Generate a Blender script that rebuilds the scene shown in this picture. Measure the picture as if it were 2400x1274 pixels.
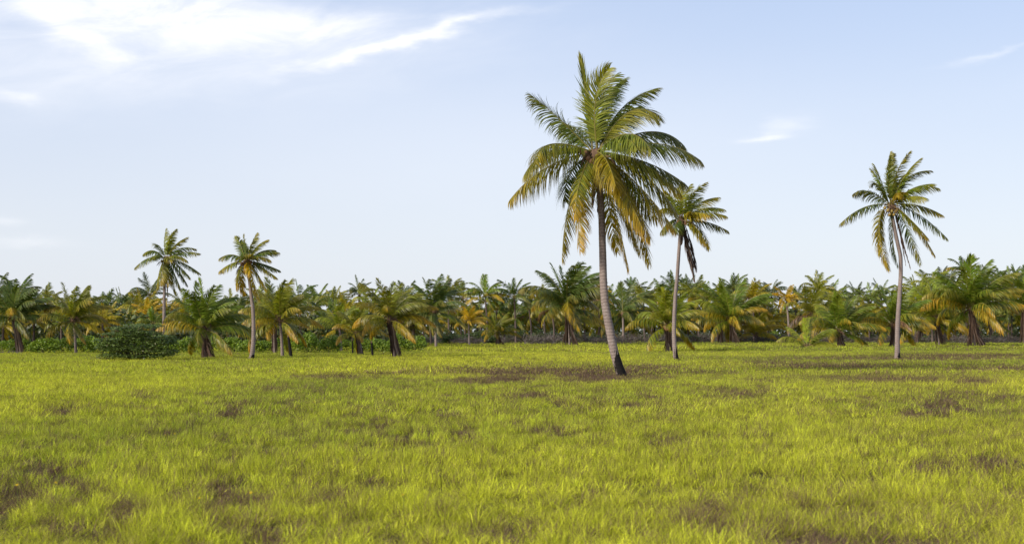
import bpy, math, random
import numpy as np
from mathutils import Vector

for o in list(bpy.data.objects):
    bpy.data.objects.remove(o)
SC = bpy.context.scene
COL = SC.collection
R = math.radians

# ---------------------------------------------------------------- camera
F, HX, HY, CAMH = 2800.0, 1200.0, 780.0, 1.8      # focal length and horizon in photograph pixels, eye height
cam_d = bpy.data.cameras.new("camera")
cam = bpy.data.objects.new("camera", cam_d)
COL.objects.link(cam)
cam.location = (0, 0, CAMH)
cam.rotation_euler = (R(90), 0, 0)
cam_d.sensor_width = 36.0
cam_d.lens = F / 2400 * 36
cam_d.shift_y = (HY - 637) / 2400
cam_d.clip_start = 0.1
cam_d.clip_end = 8000
cam_d.dof.use_dof = True
cam_d.dof.focus_distance = 50.0
cam_d.dof.aperture_fstop = 2.5
SC.camera = cam

# ---------------------------------------------------------------- view
SC.view_settings.view_transform = 'Standard'
SC.view_settings.look = 'None'
SC.view_settings.gamma = 1
SC.view_settings.use_curve_mapping = False
SC.view_settings.exposure = 0.55
SC.render.engine = 'CYCLES'
SC.cycles.max_bounces = 6
SC.cycles.diffuse_bounces = 3
SC.cycles.transmission_bounces = 4

# ---------------------------------------------------------------- node helper
class N:
    """a value in a node tree with arithmetic"""
    def __init__(s, t, sock): s.t, s.s = t, sock
    def _m(s, op, *a, clamp=False):
        n = s.t.nodes.new('ShaderNodeMath'); n.operation = op; n.use_clamp = clamp
        for i, v in enumerate((s,) + a):
            if isinstance(v, N): s.t.links.new(v.s, n.inputs[i])
            else: n.inputs[i].default_value = v
        return N(s.t, n.outputs[0])
    def __add__(s, o): return s._m('ADD', o)
    __radd__ = __add__
    def __sub__(s, o): return s._m('SUBTRACT', o)
    def __rsub__(s, o): return (s * -1.0) + o
    def __mul__(s, o): return s._m('MULTIPLY', o)
    __rmul__ = __mul__
    def __truediv__(s, o): return s._m('DIVIDE', o)
    def max(s, o): return s._m('MAXIMUM', o)
    def min(s, o): return s._m('MINIMUM', o)
    def clamp(s): return s._m('ADD', 0.0, clamp=True)
    def exp(s): return s._m('EXPONENT')
    def pow(s, o): return s._m('POWER', o)
    def ramp(s, a, b, lo=0.0, hi=1.0):
        n = s.t.nodes.new('ShaderNodeMapRange'); n.interpolation_type = 'SMOOTHSTEP'
        s.t.links.new(s.s, n.inputs[0])
        for i, v in enumerate((a, b, lo, hi)): n.inputs[i + 1].default_value = v
        return N(s.t, n.outputs[0])
def lk(t, v, sock):
    if isinstance(v, N): t.links.new(v.s, sock)
    elif isinstance(v, bpy.types.NodeSocket): t.links.new(v, sock)
    elif isinstance(v, (tuple, list)): sock.default_value = tuple(v) + ((1,) if len(v) == 3 and len(sock.default_value) == 4 else ())
    else: sock.default_value = v
def mixc(t, fac, a, b, blend='MIX'):
    n = t.nodes.new('ShaderNodeMix'); n.data_type = 'RGBA'; n.blend_type = blend
    lk(t, fac, n.inputs[0]); lk(t, a, n.inputs[6]); lk(t, b, n.inputs[7])
    return n.outputs[2]
def noise(t, vec, scale, detail=3.0, rough=0.5, dist=0.0, out='Fac'):
    n = t.nodes.new('ShaderNodeTexNoise')
    if vec is not None: t.links.new(vec, n.inputs['Vector'])
    n.inputs['Scale'].default_value = scale; n.inputs['Detail'].default_value = detail
    n.inputs['Roughness'].default_value = rough; n.inputs['Distortion'].default_value = dist
    s = n.outputs[0] if out == 'Fac' else n.outputs[1]
    return N(t, s) if out == 'Fac' else s
def comb(t, x, y, z=0.0):
    n = t.nodes.new('ShaderNodeCombineXYZ')
    for i, v in enumerate((x, y, z)): lk(t, v, n.inputs[i])
    return n.outputs[0]
def sep(t, vec):
    n = t.nodes.new('ShaderNodeSeparateXYZ'); t.links.new(vec, n.inputs[0])
    return [N(t, o) for o in n.outputs]

# ---------------------------------------------------------------- world: sky with thin cirrus
SUN_EL, SUN_AZ = R(25), R(232)          # compass bearing of the sun (0 = +Y, 90 = +X)
W = bpy.data.worlds.new("World"); SC.world = W; W.use_nodes = True
t = W.node_tree
bg = [n for n in t.nodes if n.type == 'BACKGROUND'][0]
sky = t.nodes.new('ShaderNodeTexSky'); sky.sky_type = 'NISHITA'; sky.sun_disc = False
sky.sun_elevation = SUN_EL; sky.sun_rotation = SUN_AZ
sky.air_density = 1.0; sky.dust_density = 1.2; sky.ozone_density = 2.0
tc = t.nodes.new('ShaderNodeTexCoord')
gx, gy, gz_ = sep(t, tc.outputs['Generated'])
az = gx._m('ARCTAN2', gy)               # 0 straight ahead, positive to the right
el = gz_.min(0.9999).max(-0.9999)._m('ARCSINE')
# thin veil everywhere, whitening the air towards the horizon
veil = el.ramp(0.0, 0.55, 0.74, 0.50)
pale_h = (7.35, 7.66, 8.5); pale_z = (5.6, 6.65, 9.0)
pale = mixc(t, el.ramp(0.06, 0.32), pale_h, pale_z)
base = mixc(t, veil, sky.outputs[0], pale)
# cirrus: domain-warped streaks, in azimuth / elevation so it goes on all round
wv = noise(t, comb(t, az * 1.0, el * 3.0), 6.0, 5, 0.6)
wv2 = noise(t, comb(t, az * 1.0 + 7.0, el * 3.0), 6.0, 5, 0.6)
fib = noise(t, comb(t, az * 2.2 + el * 2.5, el * 9.0 - az * 2.2), 4.0, 7, 0.62, 0.6)
A = az + (wv - 0.5) * 0.13; E = el + (wv2 - 0.5) * 0.042
def blob(px, py, rx, ry, slope=0.0, k=1.0):
    """a soft cloud at a bearing: photograph pixels turned to angles"""
    a0 = math.atan((px - HX) / F); e0 = math.atan((HY - py) / F * math.cos(a0))
    da = A - a0
    de = (E - e0) - da * slope
    u = da / (rx / F); v = de / (ry / F)
    return (((u * u + v * v) * -1.0).exp()) * k
cl = blob(330, 22, 330, 50, 0.02, 1.05)
for b in ((170, 70, 110, 32, -0.35, 1.0), (620, 70, 260, 42, 0.1, 0.75), (980, 88, 190, 15, 0.24, 0.8), (800, 138, 130, 14, 0.28, 0.7),
          (1120, 52, 130, 12, 0.22, 0.5), (20, 220, 60, 13, 0, 0.4), (30, 160, 200, 60, 0.1, 0.15), (1800, 331, 48, 7, -0.02, 0.9), (1880, 305, 60, 18, 0.1, 0.35),
          (2290, 131, 60, 7, 0.22, 0.6), (30, 515, 60, 10, 0, 0.35), (60, 575, 90, 14, 0, 0.3), (-420, 100, 260, 70, 0.2, 0.7),
          (2900, 60, 300, 40, 0.15, 0.6)):
    cl = cl + blob(*b)
cl = cl * fib.ramp(0.28, 0.72, 0.42, 1.15)
sheet = (blob(480, 130, 640, 105, 0.10, 0.50)) * fib.ramp(0.25, 0.75, 0.55, 1.15) + blob(1150, 330, 800, 170, 0.0, 0.22)
gen = fib.ramp(0.55, 0.85) * el.ramp(0.28, 0.5) * 0.7
m = (cl + sheet + gen).clamp() * 0.78
col = mixc(t, m, base, (9.1, 9.1, 9.3))
t.links.new(col, bg.inputs[0])
bg.inputs[1].default_value = 0.0845

# ---------------------------------------------------------------- sun, softened by thin cloud
sd = bpy.data.lights.new("sun", 'SUN'); sd.energy = 3.3; sd.angle = R(14); sd.color = (1.0, 0.92, 0.79)
sun = bpy.data.objects.new("sun", sd); COL.objects.link(sun)
sv = Vector((math.sin(SUN_AZ) * math.cos(SUN_EL), math.cos(SUN_AZ) * math.cos(SUN_EL), math.sin(SUN_EL)))
sun.rotation_euler = sv.to_track_quat('Z', 'Y').to_euler()
sun.location = sv * 60

# ---------------------------------------------------------------- basic builders
rng = np.random.default_rng(7)
WIND = np.array([1.0, 0.15, 0.0])

def _hash(ix, iy, seed):
    h = (ix.astype(np.int64) * 374761393 + iy.astype(np.int64) * 668265263 + seed * 982451653) & 0x7fffffff
    h = ((h ^ (h >> 13)) * 1274126177) & 0x7fffffff
    return (h ^ (h >> 16)) % 100003 / 100003.0
def vnoise(x, y, scale, seed=0, octv=3):
    x = np.asarray(x, float) / scale; y = np.asarray(y, float) / scale
    tot = 0; amp = 1; s = 0
    for k in range(octv):
        ix = np.floor(x); iy = np.floor(y); fx = x - ix; fy = y - iy
        fx = fx * fx * (3 - 2 * fx); fy = fy * fy * (3 - 2 * fy)
        a = _hash(ix, iy, seed + k); b = _hash(ix + 1, iy, seed + k); c = _hash(ix, iy + 1, seed + k); d = _hash(ix + 1, iy + 1, seed + k)
        tot = tot + amp * ((a * (1 - fx) + b * fx) * (1 - fy) + (c * (1 - fx) + d * fx) * fy); s += amp
        amp *= 0.5; x = x * 2; y = y * 2
    return tot / s
def ground_z(x, y):
    return (vnoise(x, y, 38.0, 11, 2) - 0.5) * 0.26 * np.clip((np.asarray(y, float)) / 40.0, 0.2, 1.0)
def at(px, yb):
    """ground point seen at photograph column px with its visible foot at row yb (the foot stands in knee-high grass)"""
    D = F * (CAMH - 0.10) / (yb - HY)
    x = (px - HX) / F * D
    return x, D, float(ground_z(x, D)) - 0.03
def at_d(px, D):
    x = (px - HX) / F * D
    return x, D, float(ground_z(x, D)) - 0.03
def wx(px, D): return (px - HX) / F * D
def wz(py, D): return CAMH + (HY - py) / F * D

def mesh(name, V, Fc, mat=None, attr=None, smooth=False):
    me = bpy.data.meshes.new(name)
    me.from_pydata(np.asarray(V, float).reshape(-1, 3).tolist(), [], Fc)
    if mat is not None: me.materials.append(mat)
    if attr is not None:
        a = me.attributes.new("col", 'FLOAT_COLOR', 'POINT')
        c = np.ones((len(me.vertices), 4), np.float32); c[:, :3] = attr
        a.data.foreach_set('color', c.ravel())
    if smooth:
        me.polygons.foreach_set('use_smooth', np.ones(len(me.polygons), bool))
    me.update()
    return me
def obj(name, me, parent=None, loc=(0, 0, 0)):
    o = bpy.data.objects.new(name, me); COL.objects.link(o); o.location = loc
    if parent is not None: o.parent = parent
    return o
def thing(name, loc, label, cat, group=None):
    o = bpy.data.objects.new(name, None); COL.objects.link(o); o.location = loc
    o.empty_display_size = 0.3
    o['label'] = label; o['category'] = cat
    if group: o['group'] = group
    return o

class MB:
    def __init__(s): s.V, s.F, s.A = [], [], []
    def add(s, V, Fc, A=None):
        b = len(s.V)
        s.V.extend(V); s.F.extend([tuple(i + b for i in f) for f in Fc])
        s.A.extend(A if A is not None else [(0, 0, 0)] * len(V))
    def tube(s, P, rad, n=6, A=None, cap=True):
        P = np.asarray(P, float); m = len(P)
        T = np.gradient(P, axis=0); T /= np.linalg.norm(T, axis=1)[:, None] + 1e-9
        V, A2 = [], []
        ref = np.array([0.0, 1.0, 0.0]) if abs(T[0][1]) < 0.8 else np.array([1.0, 0, 0])
        for i in range(m):
            u = np.cross(T[i], ref); u /= np.linalg.norm(u) + 1e-9; v = np.cross(T[i], u)
            for k in range(n):
                a = 2 * math.pi * k / n
                V.append(tuple(P[i] + rad[i] * (math.cos(a) * u + math.sin(a) * v)))
                A2.append(A[i] if A is not None else (0, 0, 0))
        Fc = [(i * n + k, i * n + (k + 1) % n, (i + 1) * n + (k + 1) % n, (i + 1) * n + k) for i in range(m - 1) for k in range(n)]
        if cap:
            Fc.append(tuple((m - 1) * n + k for k in range(n))); Fc.append(tuple(range(n))[::-1])
        s.add(V, Fc, A2)
    def blob(s, c, r, n=8, m=5, jit=0.0, rnd=None, A=(0, 0, 0)):
        V = []; c = np.asarray(c, float)
        for i in range(m + 1):
            th = math.pi * i / m
            for k in range(n):
                a = 2 * math.pi * k / n
                q = 1 + (jit * (rnd.random() - 0.5) if rnd is not None else 0)
                V.append((c[0] + r[0] * q * math.sin(th) * math.cos(a), c[1] + r[1] * q * math.sin(th) * math.sin(a), c[2] + r[2] * q * math.cos(th)))
        Fc = [(i * n + k, (i + 1) * n + k, (i + 1) * n + (k + 1) % n, i * n + (k + 1) % n) for i in range(m) for k in range(n)]
        s.add(V, Fc, [A] * len(V))
    def mesh(s, name, mat, smooth=False): return mesh(name, s.V, s.F, mat, np.array(s.A, np.float32), smooth)

# ---------------------------------------------------------------- materials
def mat(name):
    m = bpy.data.materials.new(name); m.use_nodes = True
    t = m.node_tree
    for n in list(t.nodes): t.nodes.remove(n)
    out = t.nodes.new('ShaderNodeOutputMaterial')
    return m, t, out
def attr(t, name='col', typ='GEOMETRY'):
    n = t.nodes.new('ShaderNodeAttribute'); n.attribute_name = name; n.attribute_type = typ
    return n
def leafshade(t, out, col, rough=0.45, trans=0.35, spec=0.5, warm=(1.15, 1.1, 0.5)):
    p = t.nodes.new('ShaderNodeBsdfPrincipled'); lk(t, col, p.inputs['Base Color']); p.inputs['Roughness'].default_value = rough
    p.inputs['Specular IOR Level'].default_value = spec
    tr = t.nodes.new('ShaderNodeBsdfTranslucent'); lk(t, mixc(t, 1.0, col, warm, 'MULTIPLY'), tr.inputs[0])
    mx = t.nodes.new('ShaderNodeMixShader'); mx.inputs[0].default_value = trans
    t.links.new(p.outputs[0], mx.inputs[1]); t.links.new(tr.outputs[0], mx.inputs[2]); t.links.new(mx.outputs[0], out.inputs[0])

def palm_leaf_mat():
    """col.r: place along the frond, col.g: random per leaflet, col.b: place along the leaflet (-1 midrib). Object colour = leaf colour, its alpha = how far the tip has yellowed"""
    m, t, out = mat('palm_leaf')
    r, g, b = [N(t, o) for o in t_sep(t, attr(t).outputs[0])]
    oi = t.nodes.new('ShaderNodeObjectInfo')
    alpha = N(t, oi.outputs['Alpha'])
    geo = t.nodes.new('ShaderNodeNewGeometry')
    nz = noise(t, geo.outputs['Position'], 1.3, 3)
    c = oi.outputs['Color']
    hs = t.nodes.new('ShaderNodeHueSaturation'); t.links.new(c, hs.inputs['Color'])
    lk(t, g * 0.9 + 0.52, hs.inputs['Value']); lk(t, (g * 7.3)._m('FRACT') * 0.035 + 0.483, hs.inputs['Hue'])
    c = hs.outputs[0]
    y = ((r + b * 0.35 + (nz - 0.5) * 1.1 + (g - 0.5) * 0.7).ramp(0.35, 1.3) * alpha).clamp()
    c = mixc(t, y, c, (0.52, 0.31, 0.016))
    dry = ((b + r * 0.4).ramp(0.95, 1.3) * (g * 3.7)._m('FRACT').ramp(0.45, 0.7)) * 0.7
    c = mixc(t, dry, c, (0.26, 0.15, 0.06))
    rib = (b * -1.0).ramp(0.4, 0.6)
    c = mixc(t, rib * 0.7, c, (0.34, 0.27, 0.07))
    leafshade(t, out, c, 0.42, 0.44, 0.5)
    return m
def t_sep(t, sock):
    n = t.nodes.new('ShaderNodeSeparateColor'); t.links.new(sock, n.inputs[0]); return list(n.outputs)
def dead_mat():
    m, t, out = mat('dead_frond')
    r, g, b = [N(t, o) for o in t_sep(t, attr(t).outputs[0])]
    c = mixc(t, g, (0.05, 0.030, 0.024), (0.21, 0.135, 0.095))
    c = mixc(t, (g * 5.1)._m('FRACT').ramp(0.82, 0.95) * 0.6, c, (0.36, 0.29, 0.23))
    leafshade(t, out, c, 0.8, 0.12, 0.15, (1, .9, .7))
    return m
def trunk_mat():
    """col.r: height up the trunk (m / 10), col.g: charring at the foot"""
    m, t, out = mat('palm_bark')
    r, g, b = [N(t, o) for o in t_sep(t, attr(t).outputs[0])]
    tc = t.nodes.new('ShaderNodeTexCoord'); P = tc.outputs['Object']
    x, y, z = sep(t, P)
    n1 = noise(t, P, 2.2, 4, 0.6); n2 = noise(t, P, 13.0, 5, 0.75); n3 = noise(t, comb(t, x * 9.0, y * 9.0, z * 1.2), 1.5, 4, 0.6)
    ring = ((z + (noise(t, comb(t, x * 2.0, y * 2.0, z * 0.4), 2.0, 2) - 0.5) * 0.16) * 7.5)._m('FRACT')
    rl = ring.ramp(0.0, 0.30, 1.0, 0.0)
    c = mixc(t, n1, (0.17, 0.128, 0.112), (0.32, 0.255, 0.228))
    c = mixc(t, rl * 0.6, c, (0.075, 0.055, 0.045))
    c = mixc(t, n2.ramp(0.56, 0.66) * n1.ramp(0.4, 0.6) * 0.75, c, (0.50, 0.47, 0.44))
    c = mixc(t, n2.ramp(0.44, 0.34) * 0.5, c, (0.10, 0.07, 0.06))
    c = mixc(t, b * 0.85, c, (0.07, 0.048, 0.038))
    ch = (g + (n3 - 0.5) * 0.9 + (n2 - 0.5) * 0.5).ramp(0.46, 0.56)
    c = mixc(t, ch, c, (0.012, 0.010, 0.009))
    p = t.nodes.new('ShaderNodeBsdfPrincipled'); lk(t, c, p.inputs['Base Color']); p.inputs['Roughness'].default_value = 0.85
    p.inputs['Specular IOR Level'].default_value = 0.2
    bp = t.nodes.new('ShaderNodeBump'); bp.inputs['Strength'].default_value = 0.6; bp.inputs['Distance'].default_value = 0.02
    lk(t, n2 - rl * 0.8, bp.inputs['Height']); t.links.new(bp.outputs[0], p.inputs['Normal'])
    t.links.new(p.outputs[0], out.inputs[0])
    return m
def plain(name, c1, c2, scale=8.0, rough=0.8, trans=0.0, use_attr=False):
    m, t, out = mat(name)
    tc = t.nodes.new('ShaderNodeTexCoord')
    f = noise(t, tc.outputs['Object'], scale, 3)
    if use_attr:
        r, g, b = [N(t, o) for o in t_sep(t, attr(t).outputs[0])]
        f = g
    c = mixc(t, f, c1, c2)
    leafshade(t, out, c, rough, trans, 0.35, (1.1, 1.1, 0.5))
    return m
def shrub_mat(name, c1, c2, c3):
    m, t, out = mat(name)
    r, g, b = [N(t, o) for o in t_sep(t, attr(t).outputs[0])]
    c = mixc(t, g, c1, c2)
    c = mixc(t, (g * 9.7)._m('FRACT').ramp(0.86, 0.98) * 0.7, c, c3)
    leafshade(t, out, c, 0.4, 0.25, 0.4, (1.1, 1.15, 0.5))
    return m
def grass_mat():
    """tint on each tuft: 0 lush, 1 brown; col.g random per blade; col.b along the blade"""
    m, t, out = mat('grass_blade')
    r, g, b = [N(t, o) for o in t_sep(t, attr(t).outputs[0])]
    ti = attr(t, 'tint', 'INSTANCER'); tv = sep(t, ti.outputs['Vector'])
    dry, hue, val = tv[0], tv[1], tv[2]
    c = mixc(t, hue, (0.575, 0.59, 0.046), (0.31, 0.385, 0.036))
    hs = t.nodes.new('ShaderNodeHueSaturation'); t.links.new(c, hs.inputs['Color']); lk(t, (g * 1.1 + 0.45) * val, hs.inputs['Value'])
    c = hs.outputs[0]
    straw = (g * 13.7)._m('FRACT').ramp(0.74, 0.84)
    c = mixc(t, straw * 0.55, c, mixc(t, (g * 29.3)._m('FRACT'), (0.42, 0.31, 0.12), (0.17, 0.11, 0.08)))
    brown = mixc(t, (g * 3.3)._m('FRACT'), (0.055, 0.034, 0.028), (0.30, 0.19, 0.14))
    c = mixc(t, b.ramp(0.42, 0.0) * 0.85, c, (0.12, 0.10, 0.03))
    isdry = (dry * 1.15 - (g * 5.9)._m('FRACT')).ramp(-0.04, 0.06)
    c = mixc(t, isdry, c, brown)
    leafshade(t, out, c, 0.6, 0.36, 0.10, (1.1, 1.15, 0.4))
    return m
def ground_mat():
    m, t, out = mat('meadow_soil')
    geo = t.nodes.new('ShaderNodeNewGeometry'); P = geo.outputs['Position']
    n1 = noise(t, P, 0.25, 4); n2 = noise(t, P, 9.0, 4, 0.7); n3 = noise(t, P, 0.9, 4)
    c = mixc(t, n2, (0.03, 0.020, 0.014), (0.07, 0.055, 0.025))
    c = mixc(t, n3.ramp(0.35, 0.6) * 0.4, c, (0.08, 0.09, 0.02))
    x, y, z = sep(t, P)
    far = y.ramp(120.0, 260.0)
    c = mixc(t, far * 0.8, c, (0.17, 0.20, 0.03))
    p = t.nodes.new('ShaderNodeBsdfPrincipled'); lk(t, c, p.inputs['Base Color']); p.inputs['Roughness'].default_value = 0.95
    p.inputs['Specular IOR Level'].default_value = 0.1
    t.links.new(p.outputs[0], out.inputs[0])
    return m
M_LEAF, M_DEAD, M_BARK = palm_leaf_mat(), dead_mat(), trunk_mat()
M_GRASS, M_SOIL = grass_mat(), ground_mat()
M_FIBRE = plain('brown_fibre', (0.06, 0.035, 0.022), (0.20, 0.12, 0.07), 20, 0.9)
M_NUT = plain('coconut_husk', (0.20, 0.13, 0.03), (0.30, 0.22, 0.06), 6, 0.5)
M_NUTBROWN = plain('dry_coconut_husk', (0.13, 0.06, 0.03), (0.24, 0.12, 0.05), 6, 0.6)
M_HEDGE = shrub_mat('hedge_leaf', (0.09, 0.155, 0.010), (0.24, 0.335, 0.018), (0.32, 0.33, 0.05))
M_DARKBUSH = shrub_mat('dark_bush_leaf', (0.05, 0.085, 0.018), (0.17, 0.23, 0.05), (0.17, 0.14, 0.06))
M_GREENBUSH = shrub_mat('thicket_leaf', (0.045, 0.075, 0.02), (0.12, 0.17, 0.04), (0.2, 0.17, 0.06))
M_TWIG = shrub_mat('grey_twig', (0.05, 0.038, 0.033), (0.155, 0.122, 0.108), (0.3, 0.26, 0.23))
M_WOOD = shrub_mat('far_foliage', (0.035, 0.048, 0.018), (0.105, 0.13, 0.034), (0.20, 0.14, 0.04))

# ---------------------------------------------------------------- the ground
def build_ground():
    xs = np.concatenate([np.linspace(-3000, -220, 14), np.linspace(-200, 200, 101), np.linspace(220, 3000, 14)])
    ys = np.concatenate([np.linspace(-400, -20, 8), np.linspace(-10, 380, 131), np.linspace(420, 3500, 16)])
    X, Y = np.meshgrid(xs, ys)
    Z = ground_z(X, Y)
    V = np.stack([X, Y, Z], -1).reshape(-1, 3)
    nx = len(xs)
    Fc = [(j * nx + i, j * nx + i + 1, (j + 1) * nx + i + 1, (j + 1) * nx + i) for j in range(len(ys) - 1) for i in range(nx - 1)]
    g = obj('ground', mesh('ground', V, Fc, M_SOIL, smooth=True)); g['kind'] = 'structure'
    g['label'] = 'flat meadow soil under the grass'
build_ground()

# ---------------------------------------------------------------- fronds
def norm(v): return v / (np.linalg.norm(v, axis=-1, keepdims=True) + 1e-9)
def frond_arrays(P, S0, roll, n, llen, lwid, droop, windk, seed, segs=3, a0=62, a1=24, start=0.14, lift=0.25, narrow=1.0, ragged=0.12):
    """leaflets along the midrib curve P (m,3). S0: level side vector."""
    rr = np.random.default_rng(seed)
    m = len(P)
    seg = np.linalg.norm(np.diff(P, axis=0), axis=1); s = np.concatenate([[0], np.cumsum(seg)]); s /= s[-1]
    T = norm(np.gradient(P, axis=0))
    V, Fc, A = [], [], []
    ts = start + (1 - start) * (np.arange(n) + 0.5) / n
    for side in (-1, 1):
        tt = ts + rr.uniform(-0.3, 0.3, n) / n * (1 - start)
        keep = rr.random(n) > ragged * (0.4 + tt)
        tt = np.clip(tt, 0, 1)[keep]; k = len(tt)
        p = np.stack([np.interp(tt, s, P[:, i]) for i in range(3)], -1)
        T_ = norm(np.stack([np.interp(tt, s, T[:, i]) for i in range(3)], -1))
        S = norm(S0[None, :] - T_ * (T_ @ S0)[:, None])
        Nn = np.cross(S, T_)
        cr, sr = math.cos(roll), math.sin(roll)
        S, Nn = S * cr + Nn * sr, Nn * cr - S * sr
        ang = np.radians(a0 + (a1 - a0) * tt + rr.normal(0, 5, k))
        d = T_ * np.cos(ang)[:, None] + (S * side) * np.sin(ang)[:, None] * narrow + Nn * (lift + rr.normal(0, 0.10, k))[:, None]
        d = norm(d)
        x = (tt - start) / (1 - start)
        ln = llen * np.interp(x, [0, 0.12, 0.35, 0.6, 0.85, 1.0], [0.45, 0.8, 1.0, 0.95, 0.62, 0.30]) * rr.uniform(0.86, 1.06, k)
        Wd = norm(T_ - d * np.sum(T_ * d, 1)[:, None])
        gr = rr.random(k)
        cur = p.copy(); b = len(V) and len(V)
        rows = []
        for q in range(segs + 1):
            w = lwid * (0.55, 1.0, 0.8, 0.45, 0.2)[q] if segs > 2 else lwid * (0.7, 1.0, 0.3)[q]
            if q == segs: rows.append((cur.copy(), None, q))
            else: rows.append((cur - Wd * w / 2, cur + Wd * w / 2, q))
            f = (q + 0.6) / segs
            dd = norm(d + np.array([0, 0, -1.0]) * droop * f * (1.2) * (0.7 + 0.6 * gr)[:, None] + WIND * windk * f)
            d = dd
            cur = cur + dd * (ln / segs)[:, None]
            Wd = norm(T_ - d * np.sum(T_ * d, 1)[:, None])
        npv = 2 * segs + 1
        VV = np.zeros((k, npv, 3)); AA = np.zeros((k, npv, 3))
        for (l, r_, q) in rows:
            if r_ is None: VV[:, 2 * q] = l; AA[:, 2 * q, 2] = 1
            else:
                VV[:, 2 * q] = l; VV[:, 2 * q + 1] = r_
                AA[:, 2 * q, 2] = q / segs; AA[:, 2 * q + 1, 2] = q / segs
        AA[:, :, 0] = x[:, None]; AA[:, :, 1] = gr[:, None]
        b0 = sum(len(v) for v in V)
        V.append(VV.reshape(-1, 3)); A.append(AA.reshape(-1, 3))
        for j in range(k):
            o = b0 + j * npv
            for q in range(segs - 1): Fc.append((o + 2 * q, o + 2 * q + 1, o + 2 * q + 3, o + 2 * q + 2))
            Fc.append((o + 2 * segs - 2, o + 2 * segs - 1, o + 2 * segs))
    return np.concatenate(V), Fc, np.concatenate(A)
def rib_tube(P, r0, n=4):
    mb = MB(); m = len(P)
    rad = [r0 * (1 - 0.88 * (i / (m - 1))) * (1.7 if i == 0 else 1) for i in range(m)]
    mb.tube(P, rad, n, [(i / (m - 1), 0.5, -1) for i in range(m)])
    return mb
def frond_mesh(name, P, S0, rib=True, ribr=0.03, mat_=None, **kw):
    V, Fc, A = frond_arrays(P, S0, **kw)
    mb = MB(); mb.V = [tuple(v) for v in V]; mb.F = list(Fc); mb.A = [tuple(a) for a in A]
    if rib:
        r_ = rib_tube(P, ribr, 3); mb.add(r_.V, r_.F, r_.A)
    return mb.mesh(name, mat_ or M_LEAF)

def shared_fronds(style, n, lwid, segs, rseg):
    """unit-length fronds for every height class and bearing, blown by the same wind"""
    lib = {}
    rr = random.Random(style)
    #          start elevation, total bend, leaflet droop, roll
    classes = {'up': (84, 34, 0.22, 0.5), 'high': (68, 62, 0.45, 0.35), 'mid': (50, 84, 0.75, 0.25), 'level': (28, 84, 1.0, 0.2),
               'low': (2, 72, 1.1, 0.2), 'hang': (-32, 48, 1.1, 0.3)}
    for cname, (e0, bend, dr, rl) in classes.items():
        for ai in range(8):
            for v in range(2):
                azm = 2 * math.pi * (ai + rr.uniform(-0.3, 0.3)) / 8
                e = R(e0 + rr.uniform(-7, 7)); bd = R(bend * rr.uniform(0.85, 1.15))
                pts = [np.zeros(3)]; m = rseg
                for q in range(m):
                    f = (q + 0.5) / m
                    ee = e - bd * f ** 1.35
                    d = np.array([math.cos(azm) * math.cos(ee), math.sin(azm) * math.cos(ee), math.sin(ee)]) + WIND * (0.30 * f * f + 0.04)
                    pts.append(pts[-1] + d / np.linalg.norm(d) / m)
                S0 = np.array([-math.sin(azm), math.cos(azm), 0])
                lib.setdefault(cname, []).append((azm, frond_mesh('frond_' + cname, np.array(pts), S0, ribr=0.011, roll=rr.uniform(-rl, rl), n=n,
                    llen=0.30 if style != 'far' else 0.29, lwid=lwid, droop=dr * 0.85, windk=0.42, seed=rr.randrange(1 << 30), segs=segs, lift=0.3, start=0.12)))
    return lib
LIB_MID = shared_fronds('mid', 60, 0.016, 3, 10)
LIB_FAR = shared_fronds('far', 34, 0.025, 2, 7)

GREEN = (0.165, 0.220, 0.020); DEEP = (0.105, 0.150, 0.026); OLIVE = (0.225, 0.235, 0.020); LIME = (0.245, 0.275, 0.02)
BLUE = (0.11, 0.145, 0.045); GOLD = (0.55, 0.38, 0.015); YEL = (0.36, 0.30, 0.018); BROWN = (0.17, 0.10, 0.055)
def jitter(c, rr, k=0.18):
    f = 1 + rr.uniform(-k, k); return (c[0] * f * (1 + rr.uniform(-.08, .08)), c[1] * f, c[2] * f)

def crown(parent, loc, L, n, lib, tone, rr, style='young', yellow=0.5, spread=1.0):
    seq = {'young': [('up', .16), ('high', .24), ('mid', .24), ('level', .18), ('low', .13), ('hang', .05)],
           'tall': [('up', .08), ('high', .2), ('mid', .27), ('level', .22), ('low', .16), ('hang', .07)],
           'skirted': [('up', .16), ('high', .27), ('mid', .30), ('level', .20), ('low', .07)],
           'short': [('up', .18), ('high', .27), ('mid', .3), ('level', .25)]}[style]
    cls = []
    for c, f in seq: cls += [c] * max(1, round(f * n))
    a = rr.random() * 6.28
    for i, c in enumerate(cls):
        a += 2.39996
        want = a % (2 * math.pi)
        cand = sorted(lib[c], key=lambda q: abs((q[0] - want + math.pi) % (2 * math.pi) - math.pi))[:3]
        azm, me = cand[rr.randrange(3)]
        age = i / len(cls)
        o = obj('frond', me, parent, (loc[0] + 0.10 * math.cos(want), loc[1] + 0.10 * math.sin(want), loc[2] - 0.25 * age))
        o.rotation_euler = (rr.uniform(-.08, .08), rr.uniform(-.08, .08), rr.uniform(-.15, .15))
        s = L * rr.uniform(0.86, 1.08) * (0.8 if c == 'hang' else 1) * (0.92 if c == 'up' else 1)
        o.scale = (s, s, s)
        col = jitter(tone, rr)
        al = max(0.0, (age - 0.30) * 1.9 * yellow + rr.uniform(-0.15, 0.15))
        if tone is GOLD: al = rr.uniform(0.3, 0.9)
        elif rr.random() < 0.20 * yellow + 0.02 and age > 0.5: col = jitter(YEL, rr); al = 0.9
        elif rr.random() < 0.04 and age > 0.6: col = jitter(BROWN, rr); al = 0.2
        o.color = (*col, min(al, 1))

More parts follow.
